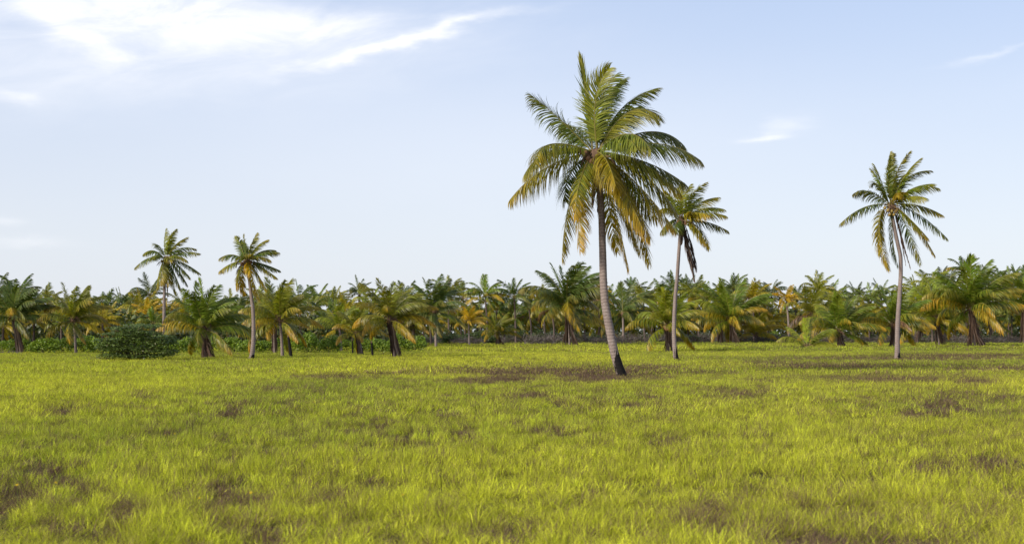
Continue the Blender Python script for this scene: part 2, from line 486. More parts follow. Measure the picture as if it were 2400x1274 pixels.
def trunk_mesh(path, r0, r1, rings=True, char=0.0, charside=(1, -0.4), flare=1.5, n=10, name='trunk', sheath=0.0):
    """path: list of (x, y, z) from foot to crown in metres, local"""
    P = np.asarray(path, float)
    seg = np.linalg.norm(np.diff(P, axis=0), axis=1); s = np.concatenate([[0], np.cumsum(seg)]); H = s[-1]
    step = 0.045 if rings else 0.35
    m = max(8, int(H / step))
    u = np.linspace(0, H, m)
    # smooth the polyline
    Q = np.stack([np.interp(u, s, P[:, i]) for i in range(3)], -1)
    kk = max(3, int(m * 0.10)) | 1
    ker = np.hanning(kk + 2)[1:-1]; ker /= ker.sum()
    Qs = Q.copy()
    for i in range(3):
        ext = np.concatenate([2 * Q[0, i] - Q[kk // 2:0:-1, i], Q[:, i], 2 * Q[-1, i] - Q[-2:-kk // 2 - 1:-1, i]])
        Qs[:, i] = np.convolve(ext, ker, 'valid')[:m]
    V, A = [], []
    T = norm(np.gradient(Qs, axis=0)); rn = np.random.default_rng(int(H * 1000))
    ph = rn.random() * 6
    for i in range(m):
        h = u[i]
        r = r1 + (r0 - r1) * (1 - h / H) ** 1.2
        r *= 1 + (flare - 1) * (0.6 * math.exp(-h / 0.22) + 0.4 * math.exp(-h / 0.7))
        if rings: r *= 1 + 0.035 * (1 if i % 2 else -1) * rn.uniform(0.5, 1.3)
        ux = norm(np.cross(T[i], np.array([0, 1.0, 0]))); vy = np.cross(T[i], ux)
        for k in range(n):
            a = 2 * math.pi * k / n
            dv = math.cos(a) * ux + math.sin(a) * vy
            rr_ = r * (1 + 0.04 * math.sin(3 * a + ph + h * 0.7) + (0.06 * math.sin(5 * a + ph) * math.exp(-h / 0.3)))
            V.append(Qs[i] + rr_ * dv)
            side = (dv[0] * charside[0] + dv[1] * charside[1]) * 0.5 + 0.5
            g = 0.0
            if char > 0: g = max(0, min(1, (1.15 - h / char))) * (0.42 + 0.8 * side)
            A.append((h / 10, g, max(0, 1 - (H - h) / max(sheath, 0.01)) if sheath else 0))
    Fc = [(i * n + k, i * n + (k + 1) % n, (i + 1) * n + (k + 1) % n, (i + 1) * n + k) for i in range(m - 1) for k in range(n)]
    Fc.append(tuple((m - 1) * n + k for k in range(n)))
    return mesh(name, np.array(V), Fc, M_BARK, np.array(A, np.float32), True)

def skirt_mesh(ztop, rtop, rbot, n, rr, lean=0.0, w=0.05, flare_dir=0.0):
    """dead midribs and collapsed leaves hanging from under the crown down to the grass"""
    mb = MB()
    for i in range(n):
        a = rr.uniform(0, 6.283)
        rb = rbot * rr.uniform(0.45, 1.1); rt = rtop * rr.uniform(0.6, 1.1)
        zb = 0.0 if rr.random() < 0.7 else rr.uniform(0.1, 0.6) * ztop
        zt = ztop * rr.uniform(0.86, 1.0)
        f = 1 - zb / ztop
        pts = []
        for q in range(6):
            s = q / 5
            e = s ** rr.uniform(2.0, 3.6)
            rad = rt + (rb - rt) * e * f
            z = zt + (zb - zt) * s
            pts.append((rad * math.cos(a) + lean * s * (1 - 0) + flare_dir * e * rbot * 0.6 + 0.03 * math.sin(q * 2 + a), rad * math.sin(a), z))
        ww = w * rr.uniform(0.5, 1.6)
        mb.tube(pts, [ww * (0.8, 1.0, 0.9, 0.8, 0.7, 0.35)[q] for q in range(6)], 3, [(q / 5, rr.random() * 0.999, 0) for _ in range(1) for q in range(6)])
    # fix colour: one random per strand
    k = 18
    for i in range(n):
        g = rr.random()
        for j in range(k): mb.A[i * k + j] = (mb.A[i * k + j][0], g, 0)
    return mb.mesh('dead_frond_skirt', M_DEAD)

def fibre_mesh(r, rr):
    mb = MB()
    mb.blob((0, 0, -r * 0.2), (r, r, r * 1.3), 9, 6, 0.35, rr)
    for i in range(26):
        a = rr.uniform(0, 6.28); e = rr.uniform(-0.6, 0.9)
        p1 = np.array([math.cos(a) * r, math.sin(a) * r, e * r])
        p2 = p1 * rr.uniform(1.8, 2.6) + np.array([0.05, 0, -0.15 * r])
        p3 = p2 + np.array([math.cos(a) * r * .7, math.sin(a) * r * .7, -r * 1.1])
        mb.tube([p1, p2, p3], [r * .13, r * .10, r * .04], 3)
    return mb.mesh('fibrous_heart', M_FIBRE)
_nb = MB(); _nb.blob((0, 0, 0), (0.11, 0.11, 0.14), 10, 7); ME_NUT = _nb.mesh('coconut', M_NUT, True)
_nb = MB(); _nb.blob((0, 0, 0), (0.11, 0.11, 0.14), 10, 7); ME_NUTB = _nb.mesh('coconut', M_NUTBROWN, True)

# ---------------------------------------------------------------- the five tall palms, frond by frond
def bez(P0, P1, P2, n):
    s = np.linspace(0, 1, n)[:, None]
    return P0 * (1 - s) ** 2 + 2 * P1 * s * (1 - s) + P2 * s ** 2
def tall_palm(label, foot, D, path_px, crown_px, fronds, sc, cxy, Lm, r0, r1, char, seed, dens=80, llen=0.95, lwid=0.05, nuts=(), charside=(1, -0.4), flare=1.45, fib=0.28):
    """foot, path and crown in photograph pixels; frond control points and tips in pixels of an enlarged study (scale sc, heart at cxy)"""
    rr = random.Random(seed)
    x0 = wx(foot[0], D); z0 = float(ground_z(x0, D)) - 0.05
    P = thing('tall_coconut_palm', (x0, D, z0), label, 'palm tree', 'tall coconut palms standing clear of the tree line')
    k = D / F
    rd = random.Random(seed + 1)
    path = [(wx(px, D) - x0, 0.0, wz(py, D) - z0) for px, py in path_px]
    path[0] = (path[0][0] + (path[0][0] - path[1][0]) * 0.15, 0, 0.0)
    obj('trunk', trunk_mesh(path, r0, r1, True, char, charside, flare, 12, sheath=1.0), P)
    C = np.array([wx(crown_px[0], D) - x0, 0, wz(crown_px[1], D) - z0])
    obj('fibrous_heart', fibre_mesh(fib, rr), P, tuple(C + np.array([0, 0, -0.1])))
    for f in fronds:
        (cx, cy), (tx, ty) = f[0], f[1]
        o = dict(c=GREEN, y=0.3, s=0, w=1.0, d=None, dead=False, L=1.0, spear=False, roll=None)
        o.update(f[2] if len(f) > 2 else {})
        a = np.array([(cx - cxy[0]) / sc * k, 0, -(cy - cxy[1]) / sc * k])
        b = np.array([(tx - cxy[0]) / sc * k, 0, -(ty - cxy[1]) / sc * k])
        pl = np.linalg.norm(b)
        chord = Lm * 0.93 * o['L']
        dy = math.sqrt(max(0.0, chord ** 2 - pl ** 2)) if o['d'] is None else abs(o['d'])
        dy = min(dy, Lm * 0.75)
        sg = o['s'] if o['s'] else rd.choice((-1, 1))
        if o['d'] is not None: dy = o['d']; sg = 1
        b[1] = sg * dy; a[1] = sg * dy * 0.55
        h = np.array([b[0], b[1], 0.0]); h /= np.linalg.norm(h) + 1e-9
        P0 = h * 0.12 + np.array([0, 0, 0.05])
        pts = bez(P0, a, b, 22)
        S0 = np.array([-h[1], h[0], 0])
        steep = max(0.0, b[2] / (np.linalg.norm(b) + 1e-9))
        roll = o['roll'] if o['roll'] is not None else rr.uniform(-0.5, 0.5) * (0.7 + steep) + (0.35 if sg < 0 else -0.35) * (1 if b[0] > 0 else -1) * 0
        kw = dict(roll=roll, n=int(dens * o['w'] ** 0.2), llen=llen * o['w'] * (1 - .28 * max(0, steep - .5) * 2), lwid=lwid, droop=0.50 - 0.34 * steep, windk=0.20 + 0.14 * steep, seed=rr.randrange(1 << 30), segs=4,
                  start=0.12, lift=0.28, ragged=0.16, a0=68, a1=30)
        if o['dead']: kw.update(droop=1.2, lift=-0.1, a0=40, a1=15, narrow=0.6, ragged=0.3, llen=llen * o['w'] * 0.75)
        if o['spear']: kw.update(a0=14, a1=8, droop=0.02, windk=0.02, lift=0.0, llen=llen * 0.75, narrow=0.8)
        V, Fc, A = frond_arrays(pts, S0, **kw)
        me = mesh('frond', V, Fc, M_DEAD if o['dead'] else M_LEAF, A.astype(np.float32))
        fo = obj('dead_frond' if o['dead'] else 'frond', me, P, tuple(C))
        col = jitter(o['c'], rr, 0.12); fo.color = (*col, o['y'])
        if o['dead']: fo['label'] = 'withered brown frond hanging down the trunk'
        elif o['c'] is GOLD: fo['label'] = 'golden yellow ageing frond'
        elif o['spear']: fo['label'] = 'unopened upright spear frond'
        rb = obj('midrib', rib_tube(pts, 0.036 if Lm > 4 else 0.03, 5).mesh('midrib', M_DEAD if o['dead'] else M_LEAF, True), fo)
        rb.color = (*(YEL if o['y'] > 0.5 else (0.2, 0.22, 0.05)), o['y'])
    for (nx, ny, nd, br) in nuts:
        me = ME_NUTB if br else ME_NUT
        q = obj('coconut', me, P, (C[0] + (nx - cxy[0]) / sc * k, nd, C[2] - (ny - cxy[1]) / sc * k))
        q.rotation_euler = (rr.uniform(-.6, .6), rr.uniform(-.6, .6), rr.uniform(0, 3))
    return P

G, B_, O_, Y_ = GREEN, DEEP, OLIVE, YEL
hero = [
    ((470, 250), (428, 35), dict(spear=True, d=-0.2, w=.6)),
    ((520, 240), (680, 125), dict(w=1.1, d=1.0, roll=0.9, c=G, y=.1)), ((470, 210), (585, 110), dict(w=1.1, d=-0.7, roll=1.1, c=O_, y=.15)),
    ((480, 260), (640, 120), dict(w=1.05, d=0.2, roll=-1.0, c=G, y=.1)),
    ((620, 250), (865, 175), dict(w=.95, d=0.9, roll=0.5, c=G, y=.2)), ((680, 230), (848, 375), dict(w=1.05, d=-0.8, c=O_, y=.15, roll=-.5)),
    ((640, 300), (790, 250), dict(w=.9, d=1.9, c=G, y=.1)),
    ((860, 330), (1025, 500), dict(d=0.9, c=B_, y=.2)), ((880, 440), (1085, 608), dict(d=-0.5, c=B_, y=.25)), ((800, 560), (1025, 715), dict(d=0.7, c=B_, y=.3)),
    ((760, 570), (960, 790), dict(d=-1.1, c=O_, y=.45)), ((690, 400), (770, 610), dict(s=-1, c=G, y=.3, L=.9)), ((660, 440), (700, 600), dict(s=-1, c=G, y=.2, L=.8)),
    ((350, 380), (158, 225), dict(d=0.4, c=B_, y=.1, roll=-.5)), ((430, 370), (350, 330), dict(s=1, c=G, y=.2, L=.8)),
    ((230, 455), (118, 665), dict(d=1.0, c=G, y=.4)), ((190, 455), (182, 640), dict(d=-1.6, c=O_, y=.5)), ((210, 600), (38, 828), dict(d=-0.6, c=O_, y=.55)),
    ((330, 620), (365, 790), dict(s=1, c=B_, y=.2, L=.75)),
    ((345, 740), (332, 1140), dict(d=0.6, c=O_, y=.6, w=.75)), ((385, 800), (425, 1108), dict(d=-0.8, c=YEL, y=1.0, w=.75)), ((395, 700), (395, 940), dict(d=-1.4, c=O_, y=.9, w=.7)),
    ((570, 580), (603, 765), dict(s=-1, c=YEL, y=.5, L=.6, roll=.1)),
    ((620, 850), (692, 1212), dict(d=-0.6, c=O_, y=.9, w=.7)), ((610, 900), (650, 1090), dict(d=1.3, c=YEL, y=.6, w=.7)), ((770, 800), (828, 1162), dict(d=1.0, c=O_, y=.5, w=.85)),
    ((760, 715), (940, 985), dict(d=-0.6, c=O_, y=.7)), ((720, 700), (880, 900), dict(d=1.6, c=B_, y=.4)), ((700, 760), (800, 1040), dict(d=-1.2, c=YEL, y=.8)),
    ((540, 720), (530, 860), dict(d=0.5, c=BROWN, y=.2, dead=True, L=.6, w=.6)), ((660, 740), (760, 1010), dict(d=-1.5, c=YEL, y=.8, w=.75)),
    ((820, 620), (985, 880), dict(d=.9, c=O_, y=.4)), ((660, 820), (765, 1100), dict(d=.3, c=O_, y=.6, w=.9)),
    ((500, 720), (490, 850), dict(d=-0.6, c=BROWN, dead=True, L=.6, w=.6)),
]
tall_palm('tallest coconut palm with a charred black foot and ringed curving trunk', (1458, 877), 48.5,
          [(1458, 879), (1450, 860), (1439, 824), (1431, 780), (1425, 750), (1418, 711), (1414.5, 660), (1413, 600), (1411, 540), (1409, 480), (1405, 440), (1398, 385)], (1396, 360),
          hero, 2.36, (515, 560), 4.5, 0.185, 0.125, 1.55, 3, dens=108, llen=1.38, lwid=0.042, charside=(0.9, -0.45), flare=1.22,
          nuts=[(470, 590, -.3, 1), (455, 570, -.35, 1), (485, 610, -.3, 1), (440, 555, -.2, 1), (560, 590, .3, 1), (575, 570, .25, 0), (500, 620, -.25, 1)], fib=0.3)
comp = [
    ((985, 800), (1040, 735), dict(d=.5, c=G)), ((960, 840), (905, 770), dict(d=.8, c=G)), ((1010, 790), (1112, 738), dict(d=-.5, c=O_, roll=.7)), ((960, 820), (975, 745), dict(d=-.9, c=O_)),
    ((1075, 815), (1188, 808), dict(d=.3, c=O_)), ((1100, 840), (1222, 872), dict(d=.5, c=G)), ((1110, 875), (1218, 918), dict(d=-.6, c=O_, y=.4)), ((1120, 930), (1236, 998), dict(d=-.2, c=B_)),
    ((1100, 960), (1142, 1090), dict(d=.5, c=O_, y=.4)), ((1060, 960), (1100, 1075), dict(d=-1.1, c=O_, y=.7)), ((920, 850), (862, 885), dict(d=-.6, c=O_, y=.4)), ((920, 920), (872, 995), dict(d=.6, c=B_)),
    ((930, 830), (885, 788), dict(d=-.9, c=G)), ((1050, 890), (1010, 905), dict(d=-1.7, c=YEL, y=.6)), ((1040, 880), (1110, 925), dict(d=-1.6, c=YEL, y=.7)), ((1040, 830), (1100, 800), dict(d=1.3, c=G)),
    ((1010, 1050), (1045, 1262), dict(d=-.3, dead=True, w=1.7)), ((1030, 1040), (1062, 1205), dict(d=.2, dead=True, w=1.5)), ((1000, 1020), (1010, 1090), dict(d=-.3, dead=True, L=.6, w=.6)),
    ((985, 1010), (975, 1070), dict(d=-.4, dead=True, L=.6, w=.6)), ((990, 1040), (1032, 1215), dict(d=-.5, dead=True, w=1.5)), ((1000, 1060), (1050, 1180), dict(d=0, dead=True, w=1.6)),
    ((940, 960), (925, 1010), dict(d=-1.2, c=B_, y=.2)),
]
tall_palm('tall palm with brown dead fronds dangling beside its trunk, overlapped by the tallest palm', (1584, 840), 79,
          [(1585, 842), (1581, 812), (1579.5, 780), (1580.5, 740), (1583, 690), (1587, 650), (1590, 605), (1594, 550), (1597, 520)], (1597, 515),
          comp, 2.36, (980, 935), 3.6, 0.15, 0.105, 1.3, 5, dens=64, llen=1.0, lwid=0.055, nuts=[(960, 950, -.3, 1), (1000, 955, -.3, 1), (975, 965, -.35, 1)], charside=(1, 0.1))
rightp = [
    ((345, 210), (362, 62), dict(d=.4, c=G, roll=.8)), ((360, 170), (450, 68), dict(d=-.4, c=O_, roll=.7)), ((318, 210), (330, 95), dict(d=-.7, c=G, roll=-.8)), ((280, 190), (262, 245), dict(d=.7, c=B_)),
    ((300, 200), (265, 150), dict(d=.9, c=G)), ((420, 160), (592, 165), dict(d=.3, c=B_)), ((400, 190), (505, 108), dict(d=-.6, c=G)), ((480, 225), (638, 262), dict(d=.5, c=B_)), ((440, 250), (560, 255), dict(d=-1.2, c=G)),
    ((400, 220), (470, 175), dict(d=1.4, c=G)), ((490, 340), (622, 425), dict(d=-.8, c=O_, y=.5)), ((510, 375), (682, 548), dict(d=.3, c=B_, y=.2)), ((480, 430), (592, 648), dict(d=-.4, c=O_, y=.6)), ((450, 440), (540, 692), dict(d=.6, c=B_, y=.4)),
    ((430, 420), (530, 560), dict(d=-1.3, c=O_, y=.6)), ((220, 240), (148, 298), dict(d=.2, c=B_)), ((200, 335), (64, 470), dict(d=-.2, c=B_)), ((225, 400), (335, 728), dict(d=-.4, c=YEL, y=.6, roll=.9)), ((260, 420), (300, 640), dict(d=.5, c=O_, y=.5)),
    ((345, 560), (388, 705), dict(d=-.3, c=BLUE, y=0, L=.8)), ((410, 520), (470, 718), dict(d=.2, dead=True, w=.8)), ((400, 500), (430, 700), dict(d=-.3, dead=True, w=.6)), ((380, 260), (350, 330), dict(d=-1.5, c=YEL, y=.5)),
    ((410, 480), (440, 600), dict(d=.5, dead=True, w=.7, L=.8)), ((300, 160), (290, 120), dict(d=1.2, c=G)), ((370, 130), (400, 60), dict(d=1.0, c=B_, roll=-.6)), ((430, 300), (500, 340), dict(d=-1.9, c=O_, y=.2)),
]
tall_palm('windswept tall palm with a wavy pale trunk and green coconuts, standing apart from the others', (2103, 837), 82,
          [(2103, 839), (2103, 815), (2103, 788), (2104, 755), (2106, 725), (2108.5, 690), (2111.5, 645), (2111, 600), (2104, 571), (2097, 538), (2091, 508), (2088, 484)], (2088, 482),
          rightp, 2.403, (355, 366), 4.1, 0.17, 0.12, 0.8, 9, dens=70, llen=1.05, lwid=0.055,
          nuts=[(330, 395, -.35, 0), (350, 400, -.4, 0), (372, 402, -.35, 0), (315, 380, -.25, 0), (362, 418, -.35, 0), (340, 420, -.3, 0), (385, 390, -.2, 0)], charside=(1, 0.3))
leftp = [
    ((1430, 170), (1450, 58), dict(d=.3, c=G, roll=.8)), ((1480, 150), (1556, 68), dict(d=-.3, c=O_, roll=.6)), ((1500, 190), (1632, 130), dict(d=.5, c=O_)), ((1560, 190), (1702, 232), dict(d=.6, c=B_)), ((1600, 240), (1752, 275), dict(d=-.1, c=B_)),
    ((1580, 275), (1672, 345), dict(d=-1.0, c=O_, y=.4)), ((1620, 340), (1756, 452), dict(d=.2, c=B_)), ((1590, 370), (1686, 492), dict(d=-.6, c=B_)), ((1560, 395), (1636, 552), dict(d=.5, c=B_)), ((1530, 410), (1606, 606), dict(d=-.4, c=B_)),
    ((1495, 440), (1530, 625), dict(d=.6, c=O_, y=.3)), ((1395, 420), (1378, 592), dict(d=-.2, c=O_, y=.4)), ((1310, 265), (1178, 402), dict(d=.2, c=B_)), ((1360, 205), (1280, 285), dict(d=-.7, c=G)), ((1385, 150), (1338, 215), dict(d=.9, c=G)),
    ((1465, 480), (1482, 665), dict(d=-.3, dead=True, w=.7)), ((1450, 420), (1445, 560), dict(d=-1.1, c=O_, y=.6)), ((1500, 300), (1560, 350), dict(d=-1.6, c=O_, y=.4)), ((1400, 260), (1380, 330), dict(d=-1.5, c=G)), ((1470, 130), (1500, 80), dict(d=.9, c=G)),
    ((1480, 440), (1510, 560), dict(d=-.9, c=O_, y=.7)),
]
tall_palm('tall palm rising behind the dark bush, its wide crown drooping evenly all round', (384, 818), 110,
          [(384, 818), (384, 790), (384.5, 745), (385, 700), (386, 655), (388, 608)], (388, 606), leftp, 3.748, (1455, 322), 3.7, 0.16, 0.12, 0.0, 12, dens=50, llen=0.98, lwid=0.07,
          nuts=[(1430, 345, -.3, 0), (1450, 350, -.3, 0)])
left2 = [
    ((628, 210), (575, 128), dict(d=.3, c=G, roll=.7)), ((668, 220), (660, 118), dict(d=-.3, c=B_, roll=.7)), ((700, 200), (757, 98), dict(d=.3, c=O_, roll=-.6)), ((735, 200), (852, 158), dict(d=.2, c=O_)), ((780, 225), (892, 240), dict(d=1.1, c=G)),
    ((810, 245), (958, 272), dict(d=-.2, c=B_)), ((800, 280), (905, 345), dict(d=-.8, c=O_, y=.5)), ((830, 365), (956, 425), dict(d=.3, c=B_)), ((820, 395), (946, 492), dict(d=-.3, c=O_, y=.4)), ((540, 245), (424, 322), dict(d=.3, c=B_)),
    ((535, 350), (440, 442), dict(d=-.3, c=O_, y=.6)), ((570, 440), (590, 600), dict(d=-.3, c=O_, y=.8)), ((560, 460), (640, 640), dict(d=.3, c=YEL, y=.9)), ((770, 450), (842, 592), dict(d=.2, c=O_, y=.6)), ((730, 540), (800, 690), dict(d=-.3, c=YEL, y=.9)),
    ((715, 380), (745, 480), dict(d=-1.3, c=GOLD, y=.6)), ((725, 520), (752, 690), dict(d=.2, dead=True, w=.6)), ((650, 280), (640, 330), dict(d=-1.5, c=G)), ((700, 270), (760, 300), dict(d=-1.6, c=O_, y=.3)), ((650, 210), (610, 170), dict(d=1.0, c=G)),
]
tall_palm('tall palm with dark coconuts and smooth grey trunk beside the bushy flaring palm', (590, 838), 80.5,
          [(589, 840), (592, 822), (594, 800), (594.5, 765), (593, 725), (589, 695), (585, 660), (581.5, 635), (579, 615)], (579, 612), left2, 3.7475, (678, 348), 2.75, 0.15, 0.10, 0.7, 15, dens=58, llen=0.76, lwid=0.052,
          nuts=[(640, 370, -.25, 1), (655, 375, -.3, 1), (708, 352, -.2, 1), (715, 362, -.2, 1), (660, 440, -.1, 1)], charside=(1, 0.1))

# ---------------------------------------------------------------- young and medium palms of the near edge of the grove
LM = []        # landmarks: (column, short name)
def grove_palm(label, short, foot, crown_px, rad, L_k=1.18, n=20, tone=GREEN, style='young', yellow=0.6, skirt=None, tr=0.13, seed=0, D=None, lib=None, group='young palms along the near edge of the grove', name='young_palm', cat='palm tree', nuts=0):
    rr = random.Random(seed * 31 + int(foot[0]))
    if D is None: x0, D, z0 = at(foot[0], foot[1])
    else: x0, D, z0 = at_d(foot[0], D)
    P = thing(name, (x0, D, z0), label, cat, group)
    C = (wx(crown_px[0], D) - x0, 0.0, wz(crown_px[1], D) - z0)
    L = rad * D / F * L_k * 0.98
    if C[2] > 0.5:
        mid = (C[0] * 0.35, 0, C[2] * 0.55)
        obj('trunk', trunk_mesh([(0, 0, 0), mid, C], tr, tr * 0.75, False, 0.0, n=8, flare=1.3, sheath=0.8), P)
    obj('fibrous_heart', fibre_mesh(0.05 * L + 0.05, rr), P, C)
    crown(P, C, L, n, lib or LIB_MID, tone, rr, 'skirted' if skirt and style == 'young' else style, yellow)
    if skirt:
        rb, cnt, fl = skirt; rb *= .8; cnt = int(cnt * .75)
        me = skirt_mesh(C[2] - 0.1, 0.12 + 0.03 * L, rb, cnt, rr, lean=0.0, w=0.045 * max(1, D / 110), flare_dir=fl)
        # shear the skirt so that it hangs from the crown of a leaning trunk
        co = np.zeros(len(me.vertices) * 3); me.vertices.foreach_get('co', co); co = co.reshape(-1, 3)
        co[:, 0] += C[0] * np.clip(co[:, 2] / max(C[2], .1), 0, 1); me.vertices.foreach_set('co', co.ravel())
        obj('dead_frond_skirt', me, P)
    for i in range(nuts):
        a = rr.uniform(3.4, 6.0)
        q = obj('coconut', ME_NUTB if i % 2 else ME_NUT, P, (C[0] + 0.35 * math.cos(a), 0.35 * math.sin(a), C[2] - 0.25 - 0.2 * rr.random()))
        q.scale = (1.4,) * 3
    LM.append((crown_px[0], short))
    return P
grove_palm('dusky palm at the edge of the picture, standing over pale bare branches', 'dusky edge palm', (50, 826), (32, 742), 88, tone=DEEP, yellow=.25, skirt=(.55, 40, 0), n=26, seed=1)
grove_palm('palm half out of the picture with only its grey trunk and a few fronds showing', 'cropped grey trunk', (-5, 822), (-10, 690), 60, tone=DEEP, yellow=.2, n=14, seed=2, style='tall', tr=.17)
grove_palm('slender palm with amber lower fronds rising out of the green hedge', 'slender hedge palm', (178, 826), (172, 748), 84, tone=OLIVE, yellow=1.0, n=22, seed=3, tr=.12)
grove_palm('bushy palm with a flaring skirt of dead stalks, just beside the tall leaning palm', 'bushy flaring palm', (483, 838), (480, 768), 104, tone=GREEN, yellow=.45, skirt=(.75, 60, .45), n=28, seed=4)
grove_palm('golden-fringed palm with a thin grey trunk beside a black stump', 'golden-fringed palm', (662, 832), (656, 748), 92, tone=OLIVE, yellow=1.2, n=24, seed=5, tr=.12)
grove_palm('ragged palm with a dark shaggy trunk crowded behind the golden-fringed palm', 'ragged dark palm', (644, 827), (640, 752), 78, tone=OLIVE, yellow=1.0, skirt=(.3, 22, 0), n=16, seed=6, D=102)
grove_palm('small yellowing palm with a dark split skirt near a thin black stump', 'small split-skirt palm', (846, 829), (838, 778), 62, tone=OLIVE, yellow=1.2, skirt=(.5, 34, .2), n=18, seed=7)
grove_palm('leaning palm with reddish skirt and long drooping yellow fronds', 'leaning golden palm', (927, 834), (914, 745), 96, tone=OLIVE, yellow=1.2, skirt=(.55, 44, .3), n=24, seed=8)
grove_palm('palm hidden behind the leaning golden one, showing a pale dry skirt', 'pale-skirted palm', (967, 814), (965, 748), 62, tone=OLIVE, yellow=.8, skirt=(.8, 34, 0), n=16, seed=9)
grove_palm('upright palm with dark green fan and slender bare pinkish trunk', 'slim pink-trunked palm', (1022, 815), (1018, 728), 82, tone=DEEP, yellow=.4, n=22, seed=10, tr=.15)
grove_palm('little bright yellow palm glowing above the grey thicket', 'little yellow palm', (1100, 810), (1098, 752), 44, tone=GOLD, n=14, seed=11, style='short', L_k=1.15)
grove_palm('stubby palm sitting low on a heap of grey dead stalks', 'stubby low palm', (1168, 809), (1165, 778), 54, tone=OLIVE, yellow=.8, skirt=(1.3, 30, .4), n=18, seed=12, style='short', L_k=1.1)
grove_palm('large palm with a thick red-brown skirt beside the trunk of the tallest palm', 'large red-skirted palm', (1335, 810), (1330, 718), 108, tone=DEEP, yellow=.7, skirt=(1.5, 80, .2), n=30, seed=13, nuts=4)
grove_palm('upright dark-crowned palm with a thin straight trunk next to the tallest palm', 'straight thin palm', (1461, 806), (1460, 735), 78, tone=DEEP, yellow=.5, n=20, seed=14, tr=.2)
grove_palm('broad palm with orange fruit and shaggy grey skirt, half hidden by a tall trunk', 'orange-fruited palm', (1567, 823), (1565, 760), 92, tone=LIME, yellow=.7, skirt=(.7, 60, .2), n=24, seed=15, nuts=8)
grove_palm('palm with long arching fronds above splayed pale stalks', 'splayed-stalk palm', (1718, 806), (1714, 748), 92, tone=GREEN, yellow=.8, skirt=(1.3, 46, .7), n=26, seed=16)
grove_palm('palm with dark narrow skirt tucked behind the splayed-stalk palm', 'narrow-skirted palm', (1688, 805), (1688, 752), 74, tone=OLIVE, yellow=.8, skirt=(.9, 30, 0), n=18, seed=17)
grove_palm('squat palm spreading its yellow fronds almost at grass level', 'squat yellowish palm', (1773, 805), (1771, 784), 58, tone=YEL, yellow=1.0, skirt=(.9, 20, .2), n=16, seed=18, style='short')
grove_palm('bright yellow palm on a bare trunk with dark dead leaves', 'bright yellow palm', (1850, 801), (1843, 700), 44, tone=GOLD, yellow=1.2, n=18, seed=19, style='tall', L_k=1.05, tr=.2, D=205)
grove_palm('seedling palm without trunk, a bright tuft of upright leaves', 'seedling tuft', (1892, 818), (1892, 812), 82, tone=LIME, yellow=.3, n=10, seed=20, style='short', L_k=.95, name='palm_seedling')
grove_palm('palm on a short dark flared foot with golden fringes beside the seedling', 'short flared palm', (1970, 814), (1966, 775), 90, tone=GREEN, yellow=.9, skirt=(1.0, 44, .4), n=26, seed=21)
grove_palm('shaggy palm standing straight behind the windswept tall palm', 'shaggy palm', (2094, 814), (2092, 758), 86, tone=GREEN, yellow=1.0, skirt=(1.0, 44, .4), n=24, seed=22)
grove_palm('lopsided palm with a black split foot sweeping sideways', 'lopsided palm', (2202, 810), (2194, 745), 92, tone=LIME, yellow=.7, skirt=(1.1, 30, .9), n=24, seed=23)
grove_palm('widest palm with massive brown skirt of dead stalks spreading over the grass', 'widest brown-skirted palm', (2285, 812), (2276, 722), 112, tone=GREEN, yellow=.8, skirt=(1.9, 110, .25), n=32, seed=24)
grove_palm('palm cut by the edge of the picture with dark skirt and upright crown', 'upright edge palm', (2399, 806), (2400, 722), 92, tone=GREEN, yellow=.5, skirt=(.9, 50, -.2), n=24, seed=25)
grove_palm('light green palm filling the gap between the shaggy palm and lopsided palm', 'light green palm', (2150, 805), (2160, 725), 72, tone=LIME, yellow=.6, n=20, seed=26, skirt=(.6, 20, 0))
grove_palm('pale olive palm with narrow crown between the bright yellow and flared palms', 'pale olive palm', (1902, 804), (1905, 735), 72, tone=OLIVE, yellow=.6, n=20, seed=27, D=170)
grove_palm('yellow-green palm leaning over the hedge beside the small split-skirt palm', 'yellow-green hedge palm', (800, 822), (795, 765), 66, tone=LIME, yellow=.9, n=18, seed=28, D=112)
LM += [(388, 'tall palm over the bush'), (580, 'tall coconut-laden palm'), (1396, 'tallest palm'), (1597, 'brown-fronded tall palm'), (2089, 'windswept tall palm')]
LM.sort()

